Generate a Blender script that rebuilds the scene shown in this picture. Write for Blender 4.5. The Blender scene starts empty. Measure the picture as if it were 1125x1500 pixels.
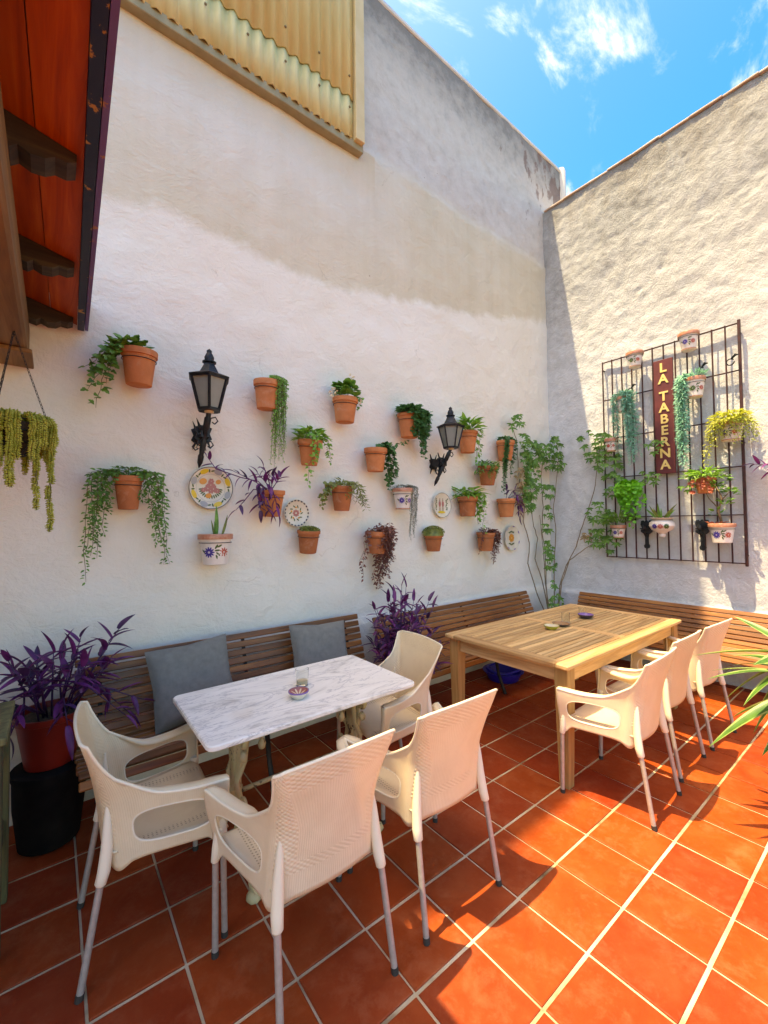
import bpy, bmesh, math, random
from mathutils import Vector as V, Matrix, noise as mnoise
PI = math.pi
R_ = math.radians
scn = bpy.context.scene
COL = scn.collection
# ------------------------------------------------------------------ camera, sky, sun, exposure
cam_data = bpy.data.cameras.new('camera')
cam = bpy.data.objects.new('camera', cam_data)
COL.objects.link(cam)
scn.camera = cam
cam_data.sensor_fit = 'VERTICAL'
cam_data.sensor_height = 36.0
cam_data.lens = 620.0 / 1500.0 * 36.0
cam_data.clip_start = 0.05
cam_data.clip_end = 600
YAW, PITCH, ROLL = R_(38.0), R_(1.66), R_(-0.57)
fw = V((math.sin(YAW) * math.cos(PITCH), math.cos(YAW) * math.cos(PITCH), math.sin(PITCH)))
rt = V((math.cos(YAW), -math.sin(YAW), 0))
up = rt.cross(fw)
r2 = rt * math.cos(ROLL) + up * math.sin(ROLL)
u2 = -rt * math.sin(ROLL) + up * math.cos(ROLL)
m = Matrix((r2, u2, -fw)).transposed().to_4x4()
m.translation = V((0, 0, 1.6))
cam.matrix_world = m

SUNV = V((-0.31, 0.137, 1.0)).normalized()      # towards the sun
world = bpy.data.worlds.new('World')
scn.world = world
world.use_nodes = True
wn, wl = world.node_tree.nodes, world.node_tree.links
bg = wn['Background']
sky = wn.new('ShaderNodeTexSky')
sky.sky_type = 'NISHITA'
sky.sun_disc = False
sky.sun_elevation = math.asin(SUNV.z)
sky.sun_rotation = math.atan2(SUNV.x, SUNV.y)
sky.air_density = 1.0
sky.dust_density = 2.0
sky.ozone_density = 2.4
hs = wn.new('ShaderNodeHueSaturation')
hs.inputs['Hue'].default_value = 0.512
hs.inputs['Saturation'].default_value = 1.58
wl.new(sky.outputs[0], hs.inputs['Color'])
tc = wn.new('ShaderNodeTexCoord')
mp = wn.new('ShaderNodeMapping')
mp.inputs['Rotation'].default_value = (0.35, 0.5, 0.75)
mp.inputs['Scale'].default_value = (1.5, 4.0, 3.0)
wl.new(tc.outputs['Generated'], mp.inputs[0])
nz = wn.new('ShaderNodeTexNoise')
nz.inputs['Scale'].default_value = 2.3
nz.inputs['Detail'].default_value = 9
nz.inputs['Roughness'].default_value = 0.62
nz.inputs['Distortion'].default_value = 0.5
wl.new(mp.outputs[0], nz.inputs[0])
cr = wn.new('ShaderNodeValToRGB')
cr.color_ramp.interpolation = 'EASE'
cr.color_ramp.elements[0].position = 0.52
cr.color_ramp.elements[0].color = (0, 0, 0, 1)
cr.color_ramp.elements[1].position = 0.98
cr.color_ramp.elements[1].color = (1, 1, 1, 1)
wl.new(nz.outputs[0], cr.inputs[0])
mx = wn.new('ShaderNodeMix')
mx.data_type = 'RGBA'
wl.new(cr.outputs[0], mx.inputs['Factor'])
wl.new(hs.outputs[0], mx.inputs[6])
mx.inputs[7].default_value = (6.0, 6.2, 6.6, 1)
wl.new(mx.outputs[2], bg.inputs[0])
bg.inputs[1].default_value = 0.15

sun_d = bpy.data.lights.new('sun', 'SUN')
sun_d.energy = 2.0
sun_d.angle = R_(0.5)
sun_d.color = (1.0, 0.965, 0.91)
sun = bpy.data.objects.new('sun', sun_d)
COL.objects.link(sun)
sun.rotation_euler = SUNV.to_track_quat('Z', 'Y').to_euler()
sun.location = (0, 0, 20)

scn.view_settings.view_transform = 'Standard'
scn.view_settings.look = 'None'
scn.view_settings.exposure = 2.32
scn.view_settings.gamma = 1.0
scn.view_settings.use_white_balance = True      # the camera's warm daylight setting
scn.view_settings.white_balance_temperature = 14000
scn.view_settings.white_balance_tint = 6
scn.view_settings.use_curve_mapping = False

# ------------------------------------------------------------------ helpers
def tag(o, label=None, cat=None, group=None, kind=None):
    if label: o['label'] = label
    if cat: o['category'] = cat
    if group: o['group'] = group
    if kind: o['kind'] = kind
    return o

def thing(name, label, cat, loc=(0, 0, 0), rotz=0.0, group=None):
    o = bpy.data.objects.new(name, None)
    o.empty_display_size = 0.1
    COL.objects.link(o)
    o.location = loc
    o.rotation_euler = (0, 0, rotz)
    return tag(o, label, cat, group)

def obj(name, mesh, parent=None, loc=None, rot=None, scale=None, mw=None):
    o = bpy.data.objects.new(name, mesh)
    COL.objects.link(o)
    if parent: o.parent = parent
    if mw is not None: o.matrix_basis = mw
    if loc: o.location = loc
    if rot: o.rotation_euler = rot
    if scale: o.scale = scale
    return o

def copy_tree(o, parent=None):
    c = o.copy()
    COL.objects.link(c)
    c.parent = parent
    for ch in list(o.children):
        copy_tree(ch, c)
    return c

def sm(t):
    t = max(0.0, min(1.0, t))
    return t * t * (3 - 2 * t)

def lerp(a, b, t): return a + (b - a) * t

class MB:
    """collects geometry for one mesh"""
    def __init__(s): s.v = []; s.f = []; s.m = []; s.uv = None
    def add(s, vs, fs, mi=0):
        n = len(s.v)
        s.v += [tuple(p) for p in vs]
        s.f += [tuple(n + i for i in f) for f in fs]
        s.m += [mi] * len(fs)
        return s
    def box(s, lo, hi, mi=0, bev=0.0):
        x0, y0, z0 = lo; x1, y1, z1 = hi
        if bev <= 0:
            vs = [(x0, y0, z0), (x1, y0, z0), (x1, y1, z0), (x0, y1, z0), (x0, y0, z1), (x1, y0, z1), (x1, y1, z1), (x0, y1, z1)]
            return s.add(vs, [(0, 3, 2, 1), (4, 5, 6, 7), (0, 1, 5, 4), (1, 2, 6, 5), (2, 3, 7, 6), (3, 0, 4, 7)], mi)
        bm = bmesh.new()
        bmesh.ops.create_cube(bm, size=1)
        for p in bm.verts:
            p.co = V(((x0 + x1) / 2 + p.co.x * (x1 - x0), (y0 + y1) / 2 + p.co.y * (y1 - y0), (z0 + z1) / 2 + p.co.z * (z1 - z0)))
        bmesh.ops.bevel(bm, geom=bm.edges[:], offset=bev, segments=1, affect='EDGES')
        bm.verts.index_update()
        s.add([p.co for p in bm.verts], [[q.index for q in f.verts] for f in bm.faces], mi)
        bm.free()
        return s
    def tube(s, pts, rad, n=8, mi=0, cap=True, flat=1.0, side=None):
        """tube along pts; rad number or list; flat squeezes the section along its second axis"""
        pts = [V(p) for p in pts]
        k = len(pts)
        if not hasattr(rad, '__len__'): rad = [rad] * k
        vs = []; ref = None
        for i, p in enumerate(pts):
            t = (pts[min(i + 1, k - 1)] - pts[max(i - 1, 0)])
            t = t.normalized() if t.length > 1e-9 else V((0, 0, 1))
            if side is not None:
                a = V(side)
                a = (a - t * a.dot(t)).normalized()
            elif ref is None:
                a = t.orthogonal().normalized()
            else:
                a = (ref - t * ref.dot(t))
                a = a.normalized() if a.length > 1e-6 else t.orthogonal().normalized()
            ref = a
            b = t.cross(a)
            for j in range(n):
                an = 2 * PI * (j + .5) / n
                vs.append(p + a * (math.cos(an) * rad[i]) + b * (math.sin(an) * rad[i] * flat))
        fs = []
        for i in range(k - 1):
            for j in range(n):
                fs.append((i * n + j, i * n + (j + 1) % n, (i + 1) * n + (j + 1) % n, (i + 1) * n + j))
        if cap:
            fs.append(tuple(reversed(range(n))))
            fs.append(tuple((k - 1) * n + j for j in range(n)))
        return s.add(vs, fs, mi)
    def lathe(s, prof, n=24, c=(0, 0, 0), mi=0, cap0=True, cap1=True, ph=0.0):
        vs = []; k = len(prof)
        for r, z in prof:
            for j in range(n):
                a = 2 * PI * j / n + ph
                vs.append((c[0] + r * math.cos(a), c[1] + r * math.sin(a), c[2] + z))
        fs = []
        for i in range(k - 1):
            for j in range(n):
                fs.append((i * n + j, i * n + (j + 1) % n, (i + 1) * n + (j + 1) % n, (i + 1) * n + j))
        if cap0: fs.append(tuple(reversed(range(n))))
        if cap1: fs.append(tuple((k - 1) * n + j for j in range(n)))
        return s.add(vs, fs, mi)
    def grid(s, fn, nu, nv, mi=0):
        vs = [fn(i / nu, j / nv) for j in range(nv + 1) for i in range(nu + 1)]
        fs = [(j * (nu + 1) + i, j * (nu + 1) + i + 1, (j + 1) * (nu + 1) + i + 1, (j + 1) * (nu + 1) + i) for j in range(nv) for i in range(nu)]
        return s.add(vs, fs, mi)
    def xf(s, mat):
        s.v = [tuple(mat @ V(p)) for p in s.v]
        return s
    def mesh(s, name, mats, smooth=False, auto=None):
        me = bpy.data.meshes.new(name)
        me.from_pydata(s.v, [], s.f)
        if not isinstance(mats, (list, tuple)): mats = [mats]
        for mm in mats: me.materials.append(mm)
        if len(mats) > 1: me.polygons.foreach_set('material_index', s.m)
        if smooth: me.polygons.foreach_set('use_smooth', [True] * len(me.polygons))
        me.update()
        if smooth and auto is not None and hasattr(me, 'set_sharp_from_angle'): me.set_sharp_from_angle(angle=R_(auto))
        return me
    def build(s, name, mats, parent=None, smooth=False, auto=None, **kw):
        return obj(name, s.mesh(name, mats, smooth, auto), parent, **kw)

# ------------------------------------------------------------------ materials
def new_mat(name):
    mt = bpy.data.materials.new(name)
    mt.use_nodes = True
    nt = mt.node_tree
    return mt, nt, nt.nodes['Principled BSDF']

def nd(nt, t, **kw):
    n = nt.nodes.new(t)
    for k, v in kw.items():
        if k in n.inputs: n.inputs[k].default_value = v
        else: setattr(n, k, v)
    return n

def ramp(nt, src, stops):
    r = nt.nodes.new('ShaderNodeValToRGB')
    el = r.color_ramp.elements
    while len(el) < len(stops): el.new(0.5)
    for e, (p, c) in zip(el, stops):
        e.position = p
        e.color = (*c, 1) if len(c) == 3 else c
    nt.links.new(src, r.inputs[0])
    return r

def mixc(nt, fac, a, b, mode='MIX'):
    x = nt.nodes.new('ShaderNodeMix')
    x.data_type = 'RGBA'
    x.blend_type = mode
    for sock, val in ((x.inputs[0], fac), (x.inputs[6], a), (x.inputs[7], b)):
        if hasattr(val, 'links') or isinstance(val, bpy.types.NodeSocket): nt.links.new(val, sock)
        elif isinstance(val, (int, float)): sock.default_value = val
        else: sock.default_value = (*val, 1)
    return x.outputs[2]

def mth(nt, op, a, b=None, c=None, clamp=False):
    x = nt.nodes.new('ShaderNodeMath')
    x.operation = op
    x.use_clamp = clamp
    for i, val in enumerate((a, b, c)):
        if val is None: continue
        if isinstance(val, bpy.types.NodeSocket): nt.links.new(val, x.inputs[i])
        else: x.inputs[i].default_value = val
    return x.outputs[0]

def bump(nt, bs, h, strength=0.3, dist=0.01):
    b = nt.nodes.new('ShaderNodeBump')
    b.inputs['Strength'].default_value = strength
    b.inputs['Distance'].default_value = dist
    nt.links.new(h, b.inputs['Height'])
    nt.links.new(b.outputs[0], bs.inputs['Normal'])
    return b

def coords(nt, kind='Object', scale=(1, 1, 1), world=False, rand=False):
    if world: src = nt.nodes.new('ShaderNodeNewGeometry').outputs['Position']
    else: src = nt.nodes.new('ShaderNodeTexCoord').outputs[kind]
    mpn = nt.nodes.new('ShaderNodeMapping')
    mpn.inputs['Scale'].default_value = scale
    nt.links.new(src, mpn.inputs[0])
    if rand:
        oi = nt.nodes.new('ShaderNodeObjectInfo')
        cx = nt.nodes.new('ShaderNodeCombineXYZ')
        m1 = mth(nt, 'MULTIPLY', oi.outputs['Random'], 37.0)
        for i in range(3): nt.links.new(m1, cx.inputs[i])
        nt.links.new(cx.outputs[0], mpn.inputs['Location'])
    return mpn.outputs[0]

def noise_tex(nt, co, scale, detail=4, rough=0.55, dist=0.0):
    n = nd(nt, 'ShaderNodeTexNoise', Scale=scale, Detail=detail, Roughness=rough, Distortion=dist)
    nt.links.new(co, n.inputs[0])
    return n.outputs[0]

def simple(name, c1, c2=None, scale=12, rough=0.6, metal=0.0, bmp=0.0, bscale=60, transl=0.0, stretch=(1, 1, 1), world=False, rand=False, spec=None, detail=4, coat=0.0):
    mt, nt, bs = new_mat(name)
    bs.inputs['Roughness'].default_value = rough
    bs.inputs['Metallic'].default_value = metal
    if spec is not None: bs.inputs['Specular IOR Level'].default_value = spec
    if coat: bs.inputs['Coat Weight'].default_value = coat
    co = coords(nt, scale=stretch, world=world, rand=rand)
    if c2 is None:
        bs.inputs['Base Color'].default_value = (*c1, 1)
        col = None
    else:
        r = ramp(nt, noise_tex(nt, co, scale, detail), [(0.3, c1), (0.7, c2)])
        col = r.outputs[0]
        nt.links.new(col, bs.inputs['Base Color'])
    if bmp: bump(nt, bs, noise_tex(nt, co, bscale, 5), bmp, 0.004)
    if transl:
        t = nt.nodes.new('ShaderNodeBsdfTranslucent')
        if col: nt.links.new(col, t.inputs[0])
        else: t.inputs[0].default_value = (*c1, 1)
        ms = nt.nodes.new('ShaderNodeMixShader')
        ms.inputs[0].default_value = transl
        nt.links.new(bs.outputs[0], ms.inputs[1])
        nt.links.new(t.outputs[0], ms.inputs[2])
        nt.links.new(ms.outputs[0], nt.nodes['Material Output'].inputs[0])
    return mt

def leafmat(name, c1, c2, scale=25, transl=0.3, rough=0.45): return simple(name, tuple(x * 1.15 for x in c1), tuple(x * 1.2 for x in c2), scale, rough, transl=transl, world=True, detail=2)

M = {}
M['terra'] = simple('terracotta', (.47, .14, .045), (.64, .22, .08), 9, .85, bmp=.25, bscale=90, rand=True)
M['terra_dark'] = simple('weathered_terracotta', (.32, .09, .03), (.53, .165, .06), 7, .85, bmp=.3, bscale=80, rand=True)
for mt_ in (M['terra'], M['terra_dark']):
    nt = mt_.node_tree
    bs = nt.nodes['Principled BSDF']
    old = bs.inputs['Base Color'].links[0].from_socket
    f = ramp(nt, noise_tex(nt, coords(nt, rand=True), 11, 8, .7, .6), [(.55, (0, 0, 0)), (.75, (1, 1, 1))]).outputs[0]
    nt.links.new(mixc(nt, mth(nt, 'MULTIPLY', f, .45), old, (.60, .38, .26)), bs.inputs['Base Color'])
M['soil'] = simple('soil', (.03, .02, .012), (.08, .05, .03), 60, .95, bmp=.8, bscale=90)
M['glaze'] = simple('white_glaze', (.66, .58, .52), (.78, .72, .66), 14, .3, rand=True)
M['rimred'] = simple('rim_glaze', (.42, .14, .08), (.55, .27, .17), 40, .35)
M['iron'] = simple('black_iron', (.012, .014, .016), (.035, .038, .042), 30, .5, .6, bmp=.4, bscale=60)
M['grille'] = simple('rusted_iron', (.022, .010, .010), (.085, .022, .018), 18, .55, .3, bmp=.3, bscale=70, world=True)
M['alu'] = simple('brushed_aluminium', (.40, .35, .30), (.50, .45, .40), 40, .42, .45)
M['rubber'] = simple('dark_rubber', (.03, .025, .02), None, rough=.7)
M['ivy'] = leafmat('ivy_leaf', (.040, .135, .022), (.14, .30, .05))
M['ivy_dark'] = leafmat('dark_ivy_leaf', (.022, .10, .03), (.075, .22, .06))
M['bright'] = leafmat('bright_leaf', (.09, .26, .03), (.24, .46, .08))
M['mid'] = leafmat('mid_green_leaf', (.05, .17, .025), (.15, .34, .06))
M['olive'] = leafmat('olive_leaf', (.10, .13, .025), (.24, .26, .06))
M['yellowgreen'] = leafmat('yellow_green_leaf', (.28, .33, .03), (.52, .52, .10))
M['bluegreen'] = leafmat('blue_green_leaf', (.08, .30, .20), (.22, .52, .38))
M['grey'] = leafmat('grey_green_leaf', (.14, .15, .11), (.28, .29, .23))
M['brown'] = leafmat('brown_leaf', (.10, .03, .022), (.23, .085, .06))
M['tan'] = leafmat('dry_leaf', (.25, .16, .07), (.38, .28, .13))
M['purple'] = leafmat('purple_leaf', (.060, .007, .062), (.17, .022, .15), 14, .25)
M['purple_dk'] = leafmat('dark_purple_leaf', (.030, .010, .042), (.085, .024, .105), 14, .2)
M['lime'] = leafmat('lime_leaf', (.07, .34, .02), (.16, .52, .05), 20, .35)
M['cream'] = leafmat('cream_margin', (.17, .27, .07), (.32, .42, .15), 14, .3)
M['strap'] = leafmat('strap_leaf', (.03, .11, .018), (.08, .20, .035), 10, .3)
M['burro'] = leafmat('burro_tail_leaf', (.26, .30, .03), (.50, .50, .10), 30, .2)
M['stem'] = simple('green_stem', (.09, .09, .03), (.15, .12, .05), 20, .7)
M['wood_stem'] = simple('woody_stem', (.14, .09, .05), (.26, .18, .10), 25, .8, bmp=.3)
M['flower'] = simple('cream_petal', (.72, .58, .38), (.85, .74, .55), 20, .6, transl=.3)
M['redflower'] = simple('red_succulent', (.35, .05, .03), (.55, .16, .08), 20, .5, transl=.2)
for n_, c_ in (('blue', (.05, .03, .24)), ('red', (.50, .07, .04)), ('dgreen', (.05, .10, .02)), ('yellow', (.72, .48, .04)), ('orange', (.70, .26, .03)),
               ('gpaint', (.34, .34, .33)), ('dark', (.05, .04, .05)), ('rose', (.45, .14, .12)), ('pbrown', (.33, .17, .08)), ('violet', (.20, .10, .30))):
    M['p_' + n_] = simple('painted_' + n_, c_, None, rough=.35)

def wood(name, c1, c2, c3, axis=0, rough=.6, gs=1.0, bmp=.35):
    mt, nt, bs = new_mat(name)
    st = [24.0 * gs] * 3
    st[axis] = 1.6 * gs
    co = coords(nt, scale=tuple(st), rand=True)
    n1 = noise_tex(nt, co, 1.0, 6, .6, .8)
    r = ramp(nt, n1, [(.28, c1), (.52, c2), (.75, c3)])
    oi = nt.nodes.new('ShaderNodeObjectInfo')
    val = mth(nt, 'MULTIPLY_ADD', oi.outputs['Random'], .5, .75)
    h = nd(nt, 'ShaderNodeHueSaturation')
    nt.links.new(val, h.inputs['Value'])
    nt.links.new(r.outputs[0], h.inputs['Color'])
    nt.links.new(h.outputs[0], bs.inputs['Base Color'])
    bs.inputs['Roughness'].default_value = rough
    bump(nt, bs, n1, bmp, .003)
    return mt
M['teak'] = wood('weathered_teak', (.34, .17, .06), (.56, .33, .14), (.70, .48, .25), 0, .65, bmp=.5)
M['teak_y'] = wood('weathered_teak_cross', (.36, .17, .06), (.56, .32, .135), (.70, .47, .24), 1, .65, bmp=.4)
M['teak_z'] = wood('teak_leg', (.30, .14, .045), (.45, .24, .085), (.55, .34, .14), 2, .6)
M['slat'] = wood('bench_slat', (.11, .034, .008), (.23, .078, .018), (.36, .15, .04), 0, .5)
M['redboard'] = wood('red_stained_board', (.24, .026, .006), (.44, .066, .012), (.58, .13, .026), 1, .55, .8, .7)
M['darkwood'] = wood('dark_carved_wood', (.015, .010, .007), (.035, .024, .014), (.07, .055, .025), 0, .7)
M['beam'] = wood('oak_beam', (.12, .055, .018), (.24, .12, .04), (.36, .20, .08), 1, .7)
M['oldwood'] = wood('mossy_old_wood', (.05, .045, .02), (.12, .11, .04), (.20, .17, .07), 2, .85)

# fascia: blue paint flaking to ochre
def flaking(name, base, flake, thr):
    mt, nt, bs = new_mat(name)
    co = coords(nt, world=True)
    n1 = noise_tex(nt, co, 14, 6, .65)
    f = ramp(nt, n1, [(thr, (0, 0, 0)), (thr + .03, (1, 1, 1))]).outputs[0]
    nt.links.new(mixc(nt, f, base, flake), bs.inputs['Base Color'])
    bs.inputs['Roughness'].default_value = .5
    bump(nt, bs, n1, .4, .003)
    return mt
M['bluepaint'] = flaking('navy_fascia_paint', (.010, .013, .045), (.42, .22, .05), .60)
M['violetpaint'] = flaking('violet_fascia_paint', (.13, .08, .26), (.34, .17, .10), .60)
M['castpaint'] = flaking('cream_paint_on_iron', (.55, .44, .23), (.10, .055, .02), .58)

# chair plastic: cream, ribbed / woven relief, lets some light through
def chair_mat(name, seat):
    mt, nt, bs = new_mat(name)
    bs.inputs['Base Color'].default_value = (.90, .79, .61, 1)
    bs.inputs['Roughness'].default_value = .38
    wco = coords(nt, rand=True)
    wear = ramp(nt, noise_tex(nt, wco, 7, 8, .68, .5), [(.42, (0, 0, 0)), (.78, (1, 1, 1))]).outputs[0]
    oi = nt.nodes.new('ShaderNodeObjectInfo')
    clean = mixc(nt, mth(nt, 'MULTIPLY', oi.outputs['Random'], .5), (.90, .79, .58), (.86, .71, .45))
    clean = mixc(nt, mth(nt, 'MULTIPLY', wear, .45), clean, (.62, .48, .30))
    nt.links.new(clean, bs.inputs['Base Color'])
    uv = nt.nodes.new('ShaderNodeUVMap').outputs[0]
    sp = nt.nodes.new('ShaderNodeSeparateXYZ')
    nt.links.new(uv, sp.inputs[0])
    u, v = sp.outputs[0], sp.outputs[1]
    if seat:
        fx = mth(nt, 'ABSOLUTE', mth(nt, 'SUBTRACT', mth(nt, 'FRACT', mth(nt, 'MULTIPLY', u, 70.0)), .5))
        fy = mth(nt, 'ABSOLUTE', mth(nt, 'SUBTRACT', mth(nt, 'FRACT', mth(nt, 'MULTIPLY', v, 70.0)), .5))
        hole = mth(nt, 'MULTIPLY', mth(nt, 'LESS_THAN', fx, .26), mth(nt, 'LESS_THAN', fy, .2))
        bx = mth(nt, 'GREATER_THAN', mth(nt, 'ABSOLUTE', u), .165)
        bx2 = mth(nt, 'LESS_THAN', mth(nt, 'ABSOLUTE', u), .195)
        by = mth(nt, 'LESS_THAN', v, .13)
        by2 = mth(nt, 'GREATER_THAN', v, .10)
        band = mth(nt, 'MAXIMUM', mth(nt, 'MULTIPLY', bx, bx2), mth(nt, 'MULTIPLY', by, by2))
        hm = mth(nt, 'MULTIPLY', hole, band)
        nt.links.new(mixc(nt, hm, clean, (.38, .28, .16)), bs.inputs['Base Color'])
        bump(nt, bs, mth(nt, 'SUBTRACT', 1.0, hm), .6, .003)
    else:
        rib = mth(nt, 'SINE', mth(nt, 'MULTIPLY', u, 2 * PI / .0075))
        weave = mth(nt, 'MULTIPLY', mth(nt, 'SINE', mth(nt, 'MULTIPLY', u, 2 * PI / .022)), mth(nt, 'SINE', mth(nt, 'MULTIPLY', v, 2 * PI / .016)))
        au = mth(nt, 'ABSOLUTE', u)
        top = mth(nt, 'GREATER_THAN', v, .775)
        sd = mth(nt, 'MULTIPLY', mth(nt, 'GREATER_THAN', au, .135), mth(nt, 'LESS_THAN', au, .205))
        low = mth(nt, 'MULTIPLY', mth(nt, 'LESS_THAN', v, .52), mth(nt, 'GREATER_THAN', v, .485))
        bandm = mth(nt, 'MULTIPLY', mth(nt, 'MAXIMUM', mth(nt, 'MAXIMUM', top, sd), low), mth(nt, 'LESS_THAN', au, .21))
        bandm = mth(nt, 'MULTIPLY', bandm, mth(nt, 'GREATER_THAN', v, .485))
        hgt = mth(nt, 'ADD', mth(nt, 'MULTIPLY', mth(nt, 'SUBTRACT', 1.0, bandm), mth(nt, 'MULTIPLY', rib, .22)), mth(nt, 'MULTIPLY', bandm, weave))
        bump(nt, bs, hgt, .5, .0025)
    t = nt.nodes.new('ShaderNodeBsdfTranslucent')
    t.inputs[0].default_value = (.90, .62, .36, 1)
    ms = nt.nodes.new('ShaderNodeMixShader')
    ms.inputs[0].default_value = .28
    nt.links.new(bs.outputs[0], ms.inputs[1])
    nt.links.new(t.outputs[0], ms.inputs[2])
    nt.links.new(ms.outputs[0], nt.nodes['Material Output'].inputs[0])
    return mt
M['chair'] = chair_mat('woven_cream_plastic', False)
M['chair_seat'] = chair_mat('perforated_cream_plastic', True)
M['chair_plain'] = simple('smooth_cream_plastic', (.90, .79, .61), None, rough=.38, transl=.15)

def tile_mat():
    mt, nt, bs = new_mat('terracotta_floor_tile')
    co = coords(nt, world=True)
    oi = nt.nodes.new('ShaderNodeObjectInfo')
    n1 = noise_tex(nt, co, 5, 7, .62, .6)
    n2 = noise_tex(nt, co, 28, 6, .7)
    a = ramp(nt, n1, [(.25, (.25, .029, .005)), (.5, (.305, .042, .009)), (.76, (.36, .064, .018))]).outputs[0]
    b = mixc(nt, mth(nt, 'MULTIPLY', ramp(nt, n2, [(.58, (0, 0, 0)), (.8, (1, 1, 1))]).outputs[0], .5), a, (.42, .10, .034))
    n3 = noise_tex(nt, coords(nt, world=True, rand=True), 8, 9, .74, .2)
    b = mixc(nt, mth(nt, 'MULTIPLY', ramp(nt, n3, [(.50, (0, 0, 0)), (.76, (1, 1, 1))]).outputs[0], .5), b, (.44, .14, .065))
    b = mixc(nt, mth(nt, 'MULTIPLY', ramp(nt, n3, [(.26, (1, 1, 1)), (.40, (0, 0, 0))]).outputs[0], .45), b, (.25, .045, .014))
    sp = nd(nt, 'ShaderNodeTexVoronoi', Scale=34.0)
    nt.links.new(co, sp.inputs[0])
    chip = mth(nt, 'MULTIPLY', mth(nt, 'LESS_THAN', sp.outputs['Distance'], .10), mth(nt, 'GREATER_THAN', n1, .58))
    b = mixc(nt, mth(nt, 'MULTIPLY', chip, .5), b, (.20, .05, .02))
    h = nd(nt, 'ShaderNodeHueSaturation')
    nt.links.new(mth(nt, 'MULTIPLY_ADD', oi.outputs['Random'], .26, .86), h.inputs['Value'])
    nt.links.new(mth(nt, 'MULTIPLY_ADD', oi.outputs['Random'], .008, .496), h.inputs['Hue'])
    nt.links.new(b, h.inputs['Color'])
    nt.links.new(h.outputs[0], bs.inputs['Base Color'])
    nt.links.new(ramp(nt, n2, [(.3, (.48, .48, .48)), (.7, (.75, .75, .75))]).outputs[0], bs.inputs['Roughness'])
    bump(nt, bs, n2, .25, .003)
    bs.inputs['Specular IOR Level'].default_value = .22
    return mt
M['tile'] = tile_mat()

def grout_mat():
    mt, nt, bs = new_mat('cream_grout')
    co = coords(nt, world=True)
    n1 = noise_tex(nt, co, 3.0, 5, .6)
    n2 = noise_tex(nt, co, 60, 3, .6)
    a = ramp(nt, n1, [(.30, (.16, .085, .035)), (.44, (.50, .38, .23)), (.7, (.74, .62, .44))]).outputs[0]
    nt.links.new(a, bs.inputs['Base Color'])
    bs.inputs['Roughness'].default_value = .9
    bump(nt, bs, n2, .5, .003)
    return mt
M['grout'] = grout_mat()

def marble_mat():
    mt, nt, bs = new_mat('veined_marble')
    co = coords(nt)
    n1 = noise_tex(nt, coords(nt, scale=(.6, 1.3, 1)), 4.0, 8, .62, 1.8)
    n2 = noise_tex(nt, coords(nt, scale=(.5, 1.5, 1)), 3.4, 9, .62, 2.6)
    n3 = noise_tex(nt, co, 2.2, 3, .5)
    base = ramp(nt, n1, [(.32, (.50, .47, .43)), (.44, (.76, .73, .68)), (.68, (.86, .83, .78))]).outputs[0]
    vein = ramp(nt, n2, [(.470, (0, 0, 0)), (.495, (1, 1, 1)), (.515, (0, 0, 0))]).outputs[0]
    c1 = mixc(nt, mth(nt, 'MULTIPLY', vein, .6), base, (.30, .30, .32))
    st = ramp(nt, n3, [(.60, (0, 0, 0)), (.72, (1, 1, 1))]).outputs[0]
    nt.links.new(mixc(nt, mth(nt, 'MULTIPLY', st, .55), c1, (.60, .48, .36)), bs.inputs['Base Color'])
    bs.inputs['Roughness'].default_value = .4
    bs.inputs['Specular IOR Level'].default_value = .3
    return mt
M['marble'] = marble_mat()
M['cushion'] = simple('grey_canvas', (.135, .14, .13), (.175, .178, .162), 30, .9, bmp=.4, bscale=300)
M['redglaze'] = simple('red_plastic_pot', (.17, .008, .004), (.25, .014, .006), 6, .4)
M['blackpot'] = simple('black_planter', (.005, .0045, .0045), (.012, .010, .009), 12, .8, spec=.1)
M['bluetub'] = simple('blue_plastic', (.012, .012, .34), None, rough=.35)
M['maroon'] = simple('maroon_board', (.10, .012, .014), (.14, .02, .02), 20, .55)
M['gold'] = simple('gold_letter', (.70, .50, .16), (.80, .60, .24), 30, .5)
M['plate'] = simple('ivory_glaze', (.62, .55, .42), (.75, .69, .56), 10, .25)
M['paneglass'] = simple('frosted_pane', (.40, .44, .38), (.50, .52, .45), 8, .3, transl=.5)
mt, nt, bs = new_mat('clear_glass')
bs.inputs['Base Color'].default_value = (.93, .95, .93, 1)
bs.inputs['Transmission Weight'].default_value = 1.0
bs.inputs['Roughness'].default_value = .03
bs.inputs['IOR'].default_value = 1.2
M['glass'] = mt

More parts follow.
